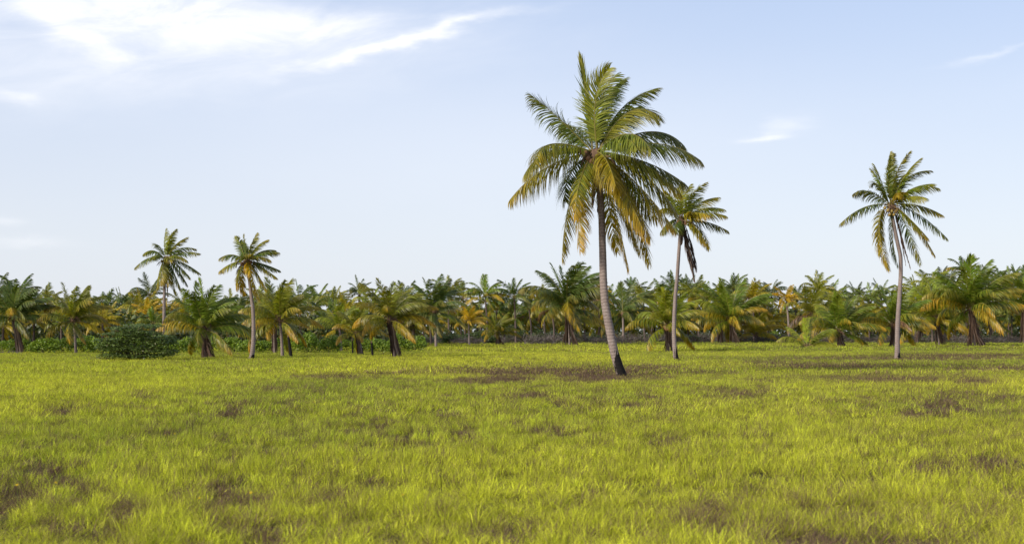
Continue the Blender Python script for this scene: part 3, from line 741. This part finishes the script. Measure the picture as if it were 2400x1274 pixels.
# ---------------------------------------------------------------- the palms further back
back = [  # crown column, row, radius, tone, distance
    (40, 690, 50, DEEP, 150), (112, 712, 44, OLIVE, 160), (140, 728, 44, OLIVE, 150), (210, 722, 40, OLIVE, 190), (287, 712, 34, BLUE, 190), (310, 728, 40, DEEP, 170), (352, 688, 42, BLUE, 165), (330, 715, 44, OLIVE, 170), (345, 740, 40, GOLD, 150),
    (395, 735, 36, GOLD, 175), (425, 720, 40, OLIVE, 190), (545, 720, 40, OLIVE, 170), (612, 712, 46, OLIVE, 165), (700, 700, 46, DEEP, 150), (745, 706, 40, GREEN, 190), (783, 712, 42, OLIVE, 180), (808, 722, 38, YEL, 190), (842, 685, 34, BLUE, 200), (870, 712, 42, LIME, 170),
    (955, 700, 44, DEEP, 190), (1052, 692, 46, OLIVE, 190), (1085, 698, 38, BLUE, 210), (1137, 692, 46, GREEN, 185), (1205, 695, 44, DEEP, 185), (1240, 722, 40, DEEP, 200), (1165, 722, 42, DEEP, 205), (1275, 705, 42, OLIVE, 200), (1292, 722, 50, OLIVE, 180),
    (1372, 705, 44, DEEP, 210), (1402, 692, 36, GOLD, 215), (1425, 702, 40, GREEN, 220), (1485, 690, 42, DEEP, 215), (1508, 705, 44, OLIVE, 200), (1555, 692, 42, DEEP, 215), (1580, 680, 42, DEEP, 220), (1612, 685, 42, DEEP, 225), (1632, 700, 48, OLIVE, 200), (1655, 692, 36, GREEN, 220),
    (1692, 695, 40, GREEN, 215), (1718, 675, 36, DEEP, 210), (1740, 688, 42, GREEN, 215), (1765, 700, 46, YEL, 205), (1785, 702, 42, BLUE, 225), (1808, 685, 34, BLUE, 225), (1868, 705, 36, DEEP, 230), (1918, 680, 44, OLIVE, 200), (1945, 702, 46, GREEN, 210), (1965, 708, 40, DEEP, 220),
    (2007, 694, 32, BLUE, 235), (2040, 708, 40, GREEN, 215), (2066, 692, 36, DEEP, 225), (2125, 702, 44, LIME, 200), (2150, 690, 44, OLIVE, 205), (2178, 672, 48, LIME, 195), (2205, 656, 34, BLUE, 215), (2235, 672, 44, BLUE, 225), (2259, 634, 36, DEEP, 215), (2318, 664, 40, DEEP, 215),
    (2345, 668, 38, BLUE, 225), (2372, 665, 42, GREEN, 210), (2400, 660, 40, DEEP, 215), (2432, 690, 50, GREEN, 190), (-35, 712, 50, OLIVE, 180), (8, 722, 46, OLIVE, 175), (75, 722, 44, DEEP, 190), (250, 725, 44, DEEP, 180),
]
rf = random.Random(99)
xx = -40
while xx < 2470:
    back.append((xx + rf.uniform(-12, 12), rf.uniform(746, 770), rf.uniform(38, 50), rf.choice([DEEP, GREEN, OLIVE, OLIVE, YEL]), rf.uniform(135, 160) if xx < 1000 else rf.uniform(205, 225)))
    xx += 58
xx = -60
while xx < 2470:
    back.append((xx + rf.uniform(-10, 10), rf.uniform(726, 756), rf.uniform(40, 54), rf.choice([DEEP, GREEN, OLIVE, OLIVE, LIME, YEL, BLUE]), rf.uniform(150, 185) if xx < 1000 else rf.uniform(208, 245)))
    xx += 44
seen = {}
for b in back:
    i = sum(1 for l in LM if l[0] <= b[0]); seen.setdefault(i, []).append(b)
TONE = {DEEP: 'dark green', OLIVE: 'olive', GREEN: 'green', LIME: 'light green', BLUE: 'bluish green', YEL: 'yellowish', GOLD: 'golden yellow'}
ORD = ['tallest', 'second tallest', 'third tallest', 'fourth tallest', 'fifth tallest', 'sixth tallest', 'seventh tallest', 'eighth tallest', 'ninth tallest', 'tenth tallest', 'eleventh tallest', 'lowest but one', 'lowest']
for i, bs in seen.items():
    bs.sort(key=lambda b: b[1])
    for j, (cx, cy, rad, tone, D) in enumerate(bs):
        rr = random.Random(int(cx * 7 + cy))
        if i == 0: where = 'outside the ' + LM[0][1]
        elif i == len(LM): where = 'beyond the ' + LM[-1][1]
        elif cx - LM[i - 1][0] < LM[i][0] - cx: where = 'between ' + LM[i - 1][1] + ' and ' + LM[i][1]
        else: where = 'between ' + LM[i - 1][1] + ' and ' + LM[i][1]
        lab = '%s distant palm, %s %s' % (TONE[tone], ORD[min(j, 12)] if len(bs) > 1 else 'seen', where)
        lean = rr.uniform(-8, 8)
        x0, D, z0 = at_d(cx + lean, D)
        P = thing('grove_palm', (x0, D, z0), lab, 'palm tree', 'palms further back in the grove')
        C = (wx(cx, D) - x0, 0, wz(cy, D) - z0)
        L = rad * D / F * 1.25
        mid = (C[0] * 0.3 + rr.uniform(-.15, .15), 0, C[2] * 0.5)
        obj('trunk', trunk_mesh([(0, 0, 0), mid, C], 0.17, 0.12, False, n=6, sheath=40.0), P)
        crown(P, C, L, rr.choice((18, 19, 21)), LIB_FAR, tone, rr, 'tall', 0.55 if tone not in (BLUE, DEEP) else 0.25)

# ---------------------------------------------------------------- stumps
def stump(label, foot, top, r, lean=0.0):
    x0, D, z0 = at(*foot)
    P = thing('palm_stump', (x0, D, z0), label, 'stump', 'burnt palm stumps')
    H = (foot[1] - top) / F * D + 0.1
    obj('trunk', trunk_mesh([(0, 0, 0), (lean * .5, 0, H * .5), (lean, 0, H)], r, r * .7, True, 6.0, (0.3, -0.3), 1.2, 9), P)
    mb = MB(); mb.tube([(lean, 0, H - .02), (lean * 1.05, 0, H + .10), (lean * 1.15 + .02, 0, H + .2)], [r * .66, r * .42, r * .08], 6)
    obj('jagged_tip', mb.mesh('jagged_tip', M_FIBRE), P)
stump('thick black stump beside the golden-fringed palm', (683, 833), 786, .13, -.22)
stump('thin pointed black stump between the split-skirt palm and leaning palm', (874, 833), 800, .09, -.1)
stump('slim reddish stump under the drooping leaves of the small palm', (827, 828), 795, .07, -.05)

# ---------------------------------------------------------------- shrubs
def leaf_cloud(n, lobes, leaf, seed, flat=0.3, aspect=0.55):
    """leaf blades spread through a set of ellipsoid lobes (centre, radii), denser near the skin"""
    rr = np.random.default_rng(seed)
    w = np.array([l[1][0] * l[1][1] * l[1][2] for l in lobes]) ** 0.7; w /= w.sum()
    idx = rr.choice(len(lobes), n, p=w)
    c = np.array([l[0] for l in lobes])[idx]; r = np.array([l[1] for l in lobes])[idx]
    d = norm(rr.normal(size=(n, 3))); d[:, 2] = np.where(rr.random(n) < .7, np.abs(d[:, 2]), d[:, 2])
    q = rr.random(n) ** 0.28
    p = c + d * r * q[:, None] * rr.uniform(0.9, 1.06, n)[:, None]
    ok = p[:, 2] > 0.03; p = p[ok]; d = d[ok]; n = len(p)
    nrm = norm(d * 0.6 + np.array([0, 0, flat]) + rr.normal(0, 0.55, (n, 3)))
    u = norm(np.cross(nrm, rr.normal(size=(n, 3)))); v = np.cross(nrm, u)
    s = leaf * rr.uniform(0.6, 1.25, n)[:, None]
    V = np.stack([p - u * s, p - v * s * aspect + nrm * s * .12, p + u * s, p + v * s * aspect + nrm * s * .12], 1).reshape(-1, 3)
    Fc = [(4 * i, 4 * i + 1, 4 * i + 2, 4 * i + 3) for i in range(n)]
    g = rr.random(n); A = np.zeros((n, 4, 3), np.float32); A[:, :, 1] = g[:, None]
    return V, Fc, A.reshape(-1, 3)
def stems(n, rad, h, seed, w=0.02, curve=.3):
    rr = random.Random(seed); mb = MB()
    for i in range(n):
        a = rr.uniform(0, 6.28); k = rr.uniform(.25, 1)
        e = np.array([rad[0] * k * math.cos(a), rad[1] * k * math.sin(a), h * rr.uniform(.5, .95)])
        m_ = np.array([e[0] * curve, e[1] * curve, e[2] * .6])
        g = rr.random()
        b = bez(np.array([0.2 * e[0], .2 * e[1], 0.]), m_, e, 6)
        mb.tube(b, [w * (1 - .14 * q) for q in range(6)], 4, [(0, g, 0)] * 6)
    return mb
def twig_mesh(rad, h, n, seed, w):
    rr = random.Random(seed); mb = MB()
    for i in range(n):
        a = rr.uniform(0, 6.28); k = rr.random() ** .5
        p = np.array([rad[0] * k * math.cos(a), rad[1] * k * math.sin(a), rr.random() * h * .75 * (1 - .4 * k)])
        d = np.array([rr.gauss(0, 1), rr.gauss(0, 1), rr.uniform(-.1, 1.4)]); d /= np.linalg.norm(d)
        L = rr.uniform(.25, .6) * h; pts = [p]
        for q in range(3):
            d = d + np.array([rr.gauss(0, .25), rr.gauss(0, .25), -.12]); d /= np.linalg.norm(d)
            pts.append(pts[-1] + d * L / 3)
        pts = [np.array([q[0], q[1], max(q[2], 0.0)]) for q in pts]
        g = rr.random(); ww = w * rr.uniform(.5, 1.4)
        mb.tube(pts, [ww, ww * .8, ww * .6, ww * .3], 3, [(0, g, 0)] * 4, cap=False)
    return mb
def lobes_for(w, h, k, seed, tier=False):
    rr = random.Random(seed); out = []
    for i in range(k):
        u = rr.uniform(-1, 1)
        hh = h * (1 - .45 * u * u) * rr.uniform(.62, 1)
        r = w * rr.uniform(.2, .34)
        out.append(((u * w * .72, rr.uniform(-.4, .4) * w * .6, hh * (.62 if not tier else rr.uniform(.25, .85))), (r, r, hh * (.38 if not tier else .13))))
    out.append(((0, 0, h * .35), (w * .8, w * .5, h * .38)))
    return out
hedge_me = []
for s in range(5):
    V, Fc, A = leaf_cloud(2600, lobes_for(1.55, 1.85, 10, s), 0.085, s)
    hedge_me.append((mesh('hedge_foliage', V, Fc, M_HEDGE, A), stems(10, (1.0, .6), 1.1, s).mesh('stems', M_TWIG)))
green_me = []
for s in range(4):
    V, Fc, A = leaf_cloud(2000, lobes_for(2.3, 2.6, 10, s + 20, True), 0.13, s + 20, flat=1.0)
    green_me.append((mesh('thicket_foliage', V, Fc, M_GREENBUSH, A), stems(14, (1.8, 1.0), 1.9, s, .04).mesh('stems', M_TWIG)))
twig_me = [twig_mesh((2.4, 1.5), 2.1, 520, s + 50, .022).mesh('twigs', M_TWIG) for s in range(4)]
def near_lm(px):
    return min(LM, key=lambda l: abs(l[0] - px))[1]
used = {}
def uniq(base, alts):
    k = base
    for a in [''] + alts:
        k = (base + ' ' + a).strip()
        if k not in used: break
    used[k] = 1
    return k
rs = random.Random(4)
def place(name, parts, px, D, sc, label, cat, group):
    x0, D, z0 = at_d(px, D)
    P = thing(name, (x0, D, z0 - 0.02), label, cat, group); 
    for pn, me in parts: obj(pn, me, P)
    P.rotation_euler = (0, 0, rs.choice((0, math.pi)) + rs.uniform(-.3, .3)); P.scale = sc
    return P
x = -30; i = 0
while x < 1010:
    f, st = hedge_me[i % 5]
    D = 106 + 5 * math.sin(i * 1.7) + (4 if x > 500 else 0)
    h = rs.uniform(.85, 1.12)
    place('hedge_shrub', [('foliage', f), ('stems', st)], x, D, (1.0 * rs.uniform(.9, 1.2), 1, h), uniq('bright green hedge shrub below the ' + near_lm(x).replace('nearest', ''), ['with a denser front', 'standing slightly back', 'with a higher top', 'with a lower top', 'with thin edges']), 'shrub', 'bright green shrubs forming the hedge')
    x += rs.uniform(37, 49); i += 1
x = 985; i = 0
while x < 2440:
    me = twig_me[i % 4]
    D = 196 + 8 * math.sin(i * 2.1) + (0 if x > 1500 else -16)
    place('thicket_shrub', [('twigs', me)], x, D, (rs.uniform(.9, 1.3), 1, rs.uniform(.8, 1.15)), uniq('bare grey-brown twiggy shrub under the ' + near_lm(x), ['with a taller tangle', 'with a lower tangle', 'at its outer side', 'at its inner side', 'a little set back']), 'shrub', 'leafless grey shrubs under the grove')
    x += rs.uniform(46, 66); i += 1
for i, (px, D, s, h) in enumerate([(1050, 178, 1.0, 1.05), (1085, 184, 1.1, .95), (1120, 180, 1.2, 1.08), (1150, 176, .8, .8), (1262, 188, 1.0, 1.0), (1295, 190, .9, 1.1), (1215, 192, 1.0, 1.1), (1620, 192, .9, .8), (1655, 205, 1.0, 1.0), (1880, 206, 1.0, 1.0), (1845, 208, .8, .8),
                                   (2040, 208, 1.0, .9), (2330, 212, 1.1, .9), (2380, 214, 1.0, 1.0), (1400, 200, .9, .8), (1510, 205, 1.0, .9)]):
    f, st = green_me[i % 4]
    place('leafy_shrub', [('foliage', f), ('stems', st)], px, D, (s, 1, h), uniq('dull green layered shrub in the thicket by the ' + near_lm(px), ['with a flat top', 'with a humped top', 'set further back', 'with an open base']), 'shrub', 'layered green shrubs in the thicket')
for px, yb, s in ((1815, 803, 1.15), (2170, 803, .8)):
    x0, D, z0 = at(px, yb)
    place('round_bush', [('foliage', hedge_me[2][0]), ('stems', hedge_me[2][1])], px, D, (s * 1.2, s, s * 1.1), 'low rounded vivid green bush at the grass edge by the ' + near_lm(px), 'bush', 'vivid green bushes at the grass edge')

# the dark spreading bush in front of the hedge
def dark_bush():
    x0, D, z0 = at(320, 843)
    P = thing('dark_bush', (x0, D, z0), 'large dark green spreading bush in front of the hedge, with stacked leafy layers', 'bush')
    k = D / F
    lob = []
    rr = random.Random(3)
    for (px, py, rx, rz) in ((250, 800, 20, 7), (262, 788, 28, 7), (290, 776, 34, 6), (320, 768, 36, 6), (345, 772, 30, 7), (300, 790, 40, 10), (270, 812, 38, 12), (330, 800, 45, 14), (375, 808, 32, 16), (395, 802, 18, 14), (300, 822, 55, 14),
                             (365, 825, 42, 14), (245, 818, 18, 10), (260, 833, 28, 9), (310, 836, 40, 9), (365, 836, 36, 9), (400, 828, 14, 10), (350, 786, 30, 8), (385, 793, 22, 7), (280, 800, 30, 6), (315, 781, 26, 6)):
        for yy in (-.9, 0.1, .9):
            lob.append((((px - 320 + rr.uniform(-4, 4)) * k, yy * rr.uniform(.7, 1.2), (847 - py + rr.uniform(-2, 2)) * k * 1.09), (rx * k, rr.uniform(.5, .9), rz * k * .8)))
    V, Fc, A = leaf_cloud(15000, lob, 0.072, 5, flat=1.3, aspect=.6)
    obj('foliage', mesh('foliage', V, Fc, M_DARKBUSH, A), P)
    obj('stems', stems(46, (2.2, 1.2), 1.5, 8, .03, .35).mesh('stems', M_TWIG), P)
dark_bush()
# bare fallen branches at the edge
def dead_branches(px, yb, label, sc=1.0):
    x0, D, z0 = at(px, yb)
    o = obj('fallen_branch', twig_mesh((1.2, .6), .8, 90, int(px), .02).mesh('fallen_branch', M_TWIG), None, (x0, D, z0))
    o.scale = (sc,) * 3; o['label'] = label; o['category'] = 'branches'
dead_branches(14, 828, 'pile of bare bleached branches at the foot of the dusky edge palm')
dead_branches(232, 843, 'bare grey branches poking out beside the large dark bush', .6)

# ---------------------------------------------------------------- the mass of the grove beyond
def far_wood():
    rr = np.random.default_rng(17)
    V, Fc, A = [], [], []
    n = 76000
    px = rr.uniform(-260, 2660, n)
    D = np.where(px < 980, rr.uniform(140, 215, n), rr.uniform(225, 285, n))
    x = (px - HX) / F * D
    top = 3.2 + 5.0 * vnoise(x, D * .2, 8.0, 5, 3)
    top = np.where(px < 980, top * .68, top)
    z = top * rr.random(n) ** 0.8
    p = np.stack([x, D, z], -1)
    nrm = norm(rr.normal(size=(n, 3)) + np.array([0, 0, .5])); u = norm(np.cross(nrm, rr.normal(size=(n, 3)))); v = np.cross(nrm, u)
    s = rr.uniform(.2, .5, n)[:, None]
    VV = np.stack([p - u * s, p - v * s * .5, p + u * s, p + v * s * .5], 1).reshape(-1, 3)
    Fc = [(4 * i, 4 * i + 1, 4 * i + 2, 4 * i + 3) for i in range(n)]
    A = np.zeros((n, 4, 3), np.float32); A[:, :, 1] = rr.random(n)[:, None]
    o = obj('grove_undergrowth', mesh('grove_undergrowth', VV, Fc, M_WOOD, A.reshape(-1, 3)))
    o['kind'] = 'stuff'; o['label'] = 'tangled dim undergrowth filling the grove beyond the palms'
far_wood()

# ---------------------------------------------------------------- grass
def tuft_mesh(name, n, rad, h, w, seed, segs=3, lean=.35):
    rr = np.random.default_rng(seed)
    r = rad * np.sqrt(rr.random(n)); a = rr.uniform(0, 6.283, n)
    p = np.stack([r * np.cos(a), r * np.sin(a), np.full(n, -.02)], -1)
    d = norm(np.stack([np.cos(a) * (r / rad) * .25 + rr.normal(0, lean * .6, n), np.sin(a) * (r / rad) * .25 + rr.normal(0, lean * .6, n), np.ones(n)], -1))
    ln = h * rr.uniform(.45, 1.1, n)
    tall = rr.random(n) < .05; ln = np.where(tall, ln * 1.45, ln)
    face = rr.uniform(0, math.pi, n); Wd = np.stack([np.cos(face), np.sin(face) * .6, np.zeros(n)], -1)
    npv = 2 * segs + 1
    V = np.zeros((n, npv, 3)); A = np.zeros((n, npv, 3), np.float32)
    bend = rr.normal(0, .34, (n, 2)); bend[:, 0] += .10
    drp = rr.uniform(0, .5, n)
    cur = p.copy(); ww = w * rr.uniform(.6, 1.3, n)
    for q in range(segs + 1):
        k = (1.0, .95, .65, .35)[q] if segs == 3 else (1.0, .8, .4)[q]
        if q == segs: V[:, 2 * q] = cur
        else: V[:, 2 * q] = cur - Wd * (ww * k / 2)[:, None]; V[:, 2 * q + 1] = cur + Wd * (ww * k / 2)[:, None]; A[:, 2 * q + 1, 2] = q / segs
        A[:, 2 * q, 2] = q / segs
        f = (q + 1) / segs
        d = norm(d + np.stack([bend[:, 0] * f, bend[:, 1] * f, -drp * f * f], -1))
        cur = cur + d * (ln / segs)[:, None]
    A[:, :, 1] = np.where(tall & (rr.random(n) < .7), .0657, rr.random(n))[:, None]
    Fc = []
    for j in range(n):
        o = j * npv
        for q in range(segs - 1): Fc.append((o + 2 * q, o + 2 * q + 1, o + 2 * q + 3, o + 2 * q + 2))
        Fc.append((o + 2 * segs - 2, o + 2 * segs - 1, o + 2 * segs))
    return mesh(name, V.reshape(-1, 3), Fc, M_GRASS, A.reshape(-1, 3))

LOD = [  # near, far distance, tufts per m2, blades, radius, height, width, segments
    (6.0, 13.0, 190, 30, .06, .215, .0044, 3),
    (13.0, 24.0, 75, 42, .10, .20, .0056, 3),
    (24.0, 50.0, 24, 60, .18, .20, .009, 2),
    (50.0, 112.0, 6.0, 85, .40, .22, .019, 2),
    (112.0, 235.0, 1.4, 120, .95, .26, .045, 2),
]
NV = 4
tuft_coll = bpy.data.collections.new('tufts')
for li, L_ in enumerate(LOD):
    for v in range(NV):
        o = bpy.data.objects.new('tuft_%d%d' % (li, v), tuft_mesh('tuft', L_[3], L_[4], L_[5], L_[6], li * 10 + v, L_[7]))
        tuft_coll.objects.link(o)

PATCH = [  # brown patches of spent grass (column, row, half width, half height, strength)
    (1290, 868, 230, 8, 1.1), (1370, 874, 120, 9, .9), (1190, 884, 60, 7, 1.0), (1090, 888, 45, 7, .9), (1230, 921, 45, 9, .8), (1400, 882, 90, 8, .8), (1530, 860, 70, 5, .7), (1520, 880, 60, 8, .5), (1950, 856, 160, 6, .9), (1800, 848, 60, 4, .7), (2150, 838, 260, 4, .9), (2260, 832, 180, 4, .9),
    (2080, 884, 180, 8, .6), (2280, 888, 50, 8, .8), (2330, 862, 120, 6, .7), (780, 878, 80, 5, .7), (900, 872, 60, 4, .6), (1020, 870, 50, 4, .6), (325, 918, 18, 6, .9), (150, 956, 30, 9, .6), (1750, 916, 70, 8, .6), (1450, 946, 100, 10, .45), (1560, 950, 60, 12, .5),
    (2200, 936, 60, 18, .6), (2145, 968, 22, 12, .7), (35, 1150, 38, 24, .95), (290, 1185, 24, 26, .9), (95, 1080, 40, 20, .5), (175, 1040, 30, 14, .5), (520, 1135, 34, 28, .95), (600, 1160, 40, 22, .8), (690, 1135, 30, 30, .7), (770, 1150, 50, 34, .7), (440, 1120, 24, 30, .5), (860, 1110, 40, 22, .5),
    (1060, 1140, 24, 22, .6), (1000, 1080, 20, 18, .5), (125, 1235, 50, 25, .6), (1095, 1010, 30, 15, .5), (1500, 1060, 60, 22, .4), (1780, 1140, 90, 32, .7), (1960, 1150, 40, 26, .9), (2020, 1120, 40, 24, .7), (2010, 1210, 90, 26, .8), (2120, 1190, 50, 20, .6), (2230, 1245, 120, 26, .85), (1890, 1252, 100, 22, .8), (1700, 1180, 50, 20, .6), (1400, 1250, 60, 24, .5),
    (2190, 1070, 50, 22, .6), (2330, 1060, 60, 30, .6), (2330, 1170, 60, 34, .7), (1660, 1225, 60, 30, .5), (640, 1240, 60, 24, .5), (900, 1225, 50, 26, .6), (1180, 1225, 60, 26, .5), (60, 985, 40, 8, .4), (560, 950, 50, 8, .35), (820, 1000, 60, 10, .35), (1300, 1000, 60, 12, .35), (650, 905, 60, 6, .4),
]
def scatter(name, label, seed, flt):
    rr = np.random.default_rng(seed)
    Ps, Rs, Ss, Is, Ts = [], [], [], [], []
    for li, (d0, d1, dens, nb, rad, h, w, sg) in enumerate(LOD):
        wd = lambda d: 0.47 * d + 4.0
        area = (wd(d0) + wd(d1)) * (d1 - d0)
        n = int(area * dens)
        # uniform in the strip
        y = np.sqrt(rr.random(int(n * 1.0)) * (d1 ** 2 - d0 ** 2) + d0 ** 2)
        x = rr.uniform(-1, 1, len(y)) * wd(y)
        z = ground_z(x, y)
        px = HX + x / y * F; py = HY + (CAMH - z - .12) / y * F
        pt = np.zeros(len(y))
        for (a, b, rx, ry, s) in PATCH:
            q = ((px - a) / rx) ** 2 + ((py - b) / ry) ** 2
            pt = np.maximum(pt, s * np.exp(-q * .8))
        n1 = vnoise(x, y * .42, .80, 41, 3); n2 = vnoise(x, y * .45, 6.0, 42, 3); n3 = vnoise(x * .6, y * .3, 22.0, 43, 2)
        rightk = np.clip(px / 2400, 0, 1)
        n0 = vnoise(x, y * .45, .30, 47, 2)
        spot = np.clip((n0 - .55) * 11, 0, 1); spot2 = np.clip((n1 - .50) * 8, 0, 1)
        area_ = np.clip((n2 - .40) * 3.2, 0, 1)
        fill = spot * spot2 * (.10 + .55 * area_) + spot * area_ * (.12 + .25 * rightk) + np.clip((n2 - .62) * 2.2, 0, 1) * .25 * rightk
        mid = np.clip((y - 20) / 25, 0, 1)
        dry = np.clip(pt * ((.15 + 1.15 * spot2) * (1 - mid) + (.45 + .8 * n1) * mid) + fill + .07 + .10 * rightk, 0, 1)
        hue = np.clip((n3 - .5) * 1.3 + (n2 - .5) * 1.2 + .40 + rr.normal(0, .24 - .14 * mid, len(y)), 0, 1)
        # far strips alternate in tone
        hue = np.clip(hue + np.where(y > 70, (np.clip((y - 90) / 60, 0, 1)) * .35, 0), 0, 1)
        hs = .45 + 1.15 * vnoise(x, y, .6, 45, 3) * (1 - .0 * n2) + rr.normal(0, .08, len(y))
        hs = hs * (1 - .35 * dry)
        val = np.clip(rr.normal(1.0, .28 - .17 * np.clip((y - 20) / 60, 0, 1), len(y)) * (.80 + .42 * vnoise(x, y, 1.6, 49, 3)), .5, 1.6)
        tn = vnoise(x, y, .33, 51, 2)
        gap = np.clip((.50 - tn) * 5, 0, 1) * (1 - .7 * mid)
        hs = hs + (tn - .5) * .9 * (1 - .5 * mid)
        speck = np.clip((vnoise(x, y * .7, .17, 53, 2) - .62) * 12, 0, 1) * (1 - mid)
        dry = np.minimum(np.clip(dry + speck * (.36 + .35 * area_), 0, 1), .78)
        keep = rr.random(len(y)) > gap * .5 + (1 - gap * .5) * np.clip(dry - .15, 0, 1) * .6
        hp = HX
        x, y, z, dry, hue, hs, val = [q[keep] for q in (x, y, z, dry, hue, hs, val)]
        k = len(x)
        Ps.append(np.stack([x, y, z], -1))
        Rs.append(np.stack([rr.normal(0, .15, k), rr.normal(.04, .15, k), rr.normal(0, 1.0, k)], -1))
        sxy = rr.uniform(.85, 1.25, k)
        Ss.append(np.stack([sxy, sxy, np.clip(hs, .35, 1.6)], -1))
        Is.append(li * NV + rr.integers(0, NV, k))
        Ts.append(np.stack([dry, hue, val], -1))
    P_, Ro, Sc, Id, Ti = [np.concatenate(q) for q in (Ps, Rs, Ss, Is, Ts)]
    me = bpy.data.meshes.new(name); me.vertices.add(len(P_)); me.vertices.foreach_set('co', P_.astype(np.float32).ravel())
    for nm, arr in (('rot', Ro), ('scl', Sc), ('tint', Ti)):
        a = me.attributes.new(nm, 'FLOAT_VECTOR', 'POINT'); a.data.foreach_set('vector', arr.astype(np.float32).ravel())
    a = me.attributes.new('idx', 'INT', 'POINT'); a.data.foreach_set('value', Id.astype(np.int32))
    me.materials.append(M_GRASS)
    o = obj(name, me); o['kind'] = 'stuff'; o['label'] = label
    ng = bpy.data.node_groups.new('scatter_' + name, 'GeometryNodeTree')
    ng.interface.new_socket('Geometry', in_out='INPUT', socket_type='NodeSocketGeometry')
    ng.interface.new_socket('Geometry', in_out='OUTPUT', socket_type='NodeSocketGeometry')
    gi = ng.nodes.new('NodeGroupInput'); go = ng.nodes.new('NodeGroupOutput')
    iop = ng.nodes.new('GeometryNodeInstanceOnPoints'); ci = ng.nodes.new('GeometryNodeCollectionInfo')
    ci.inputs['Collection'].default_value = tuft_coll; ci.inputs['Separate Children'].default_value = True; ci.inputs['Reset Children'].default_value = True
    def na(nm, dt):
        n = ng.nodes.new('GeometryNodeInputNamedAttribute'); n.data_type = dt; n.inputs[0].default_value = nm
        return n.outputs[0]
    e2r = ng.nodes.new('FunctionNodeEulerToRotation')
    L = ng.links.new
    L(gi.outputs[0], iop.inputs['Points']); L(ci.outputs[0], iop.inputs['Instance']); iop.inputs['Pick Instance'].default_value = True
    L(na('idx', 'INT'), iop.inputs['Instance Index']); L(na('rot', 'FLOAT_VECTOR'), e2r.inputs[0]); L(e2r.outputs[0], iop.inputs['Rotation'])
    L(na('scl', 'FLOAT_VECTOR'), iop.inputs['Scale']); L(iop.outputs[0], go.inputs[0])
    md = o.modifiers.new('scatter', 'NODES'); md.node_group = ng
    print('tufts', name, len(P_))
scatter('meadow_grass', 'knee-high yellow-green meadow grass with spent brown patches', 1, None)

# ---------------------------------------------------------------- yellow flowers in the grass
_fb = MB()
for k in range(8):
    a = k * math.pi / 4
    _fb.add([(0, 0, 0), (.018 * math.cos(a - .35), .018 * math.sin(a - .35), .004), (.03 * math.cos(a), .03 * math.sin(a), .002), (.018 * math.cos(a + .35), .018 * math.sin(a + .35), .004)], [(0, 1, 2, 3)])
M_PETAL = plain('yellow_petal', (0.75, 0.55, 0.01), (0.85, 0.65, 0.02), 30, .5, .3)
M_STEM = plain('flower_stem', (0.12, 0.18, 0.03), (0.2, 0.25, 0.04), 30)
ME_PET = _fb.mesh('petals', M_PETAL)
_sb = MB(); _sb.tube([(0, 0, -.26), (.01, 0, -.13), (0, 0, 0)], [.003, .003, .002], 4); ME_STEM = _sb.mesh('stem', M_STEM)
_cb = MB(); _cb.blob((0, 0, .004), (.009, .009, .007), 7, 4); ME_CEN = _cb.mesh('centre', plain('flower_centre', (.5, .3, .01), (.6, .4, .02)))
for i, (px, py) in enumerate(((40, 1146), (131, 1141), (388, 1028), (410, 1025), (578, 1028), (468, 1178), (588, 1165), (737, 948), (1057, 988), (1756, 1070), (1995, 1070), (945, 1170))):
    zt = .24; D = F * (CAMH - zt) / (py - HY)
    x = wx(px, D); z = float(ground_z(x, D))
    P = thing('yellow_flower', (x, D, z), 'tiny yellow daisy-like flower poking out of the meadow grass', 'flower', 'yellow flowers dotted in the grass')
    for nm, me in (('petals', ME_PET), ('stem', ME_STEM), ('centre', ME_CEN)):
        q = obj(nm, me, P, (0, 0, zt + .02)); q.scale = (.65, .65, 1)
        if nm != 'stem': q.rotation_euler = (R(35), 0, i)
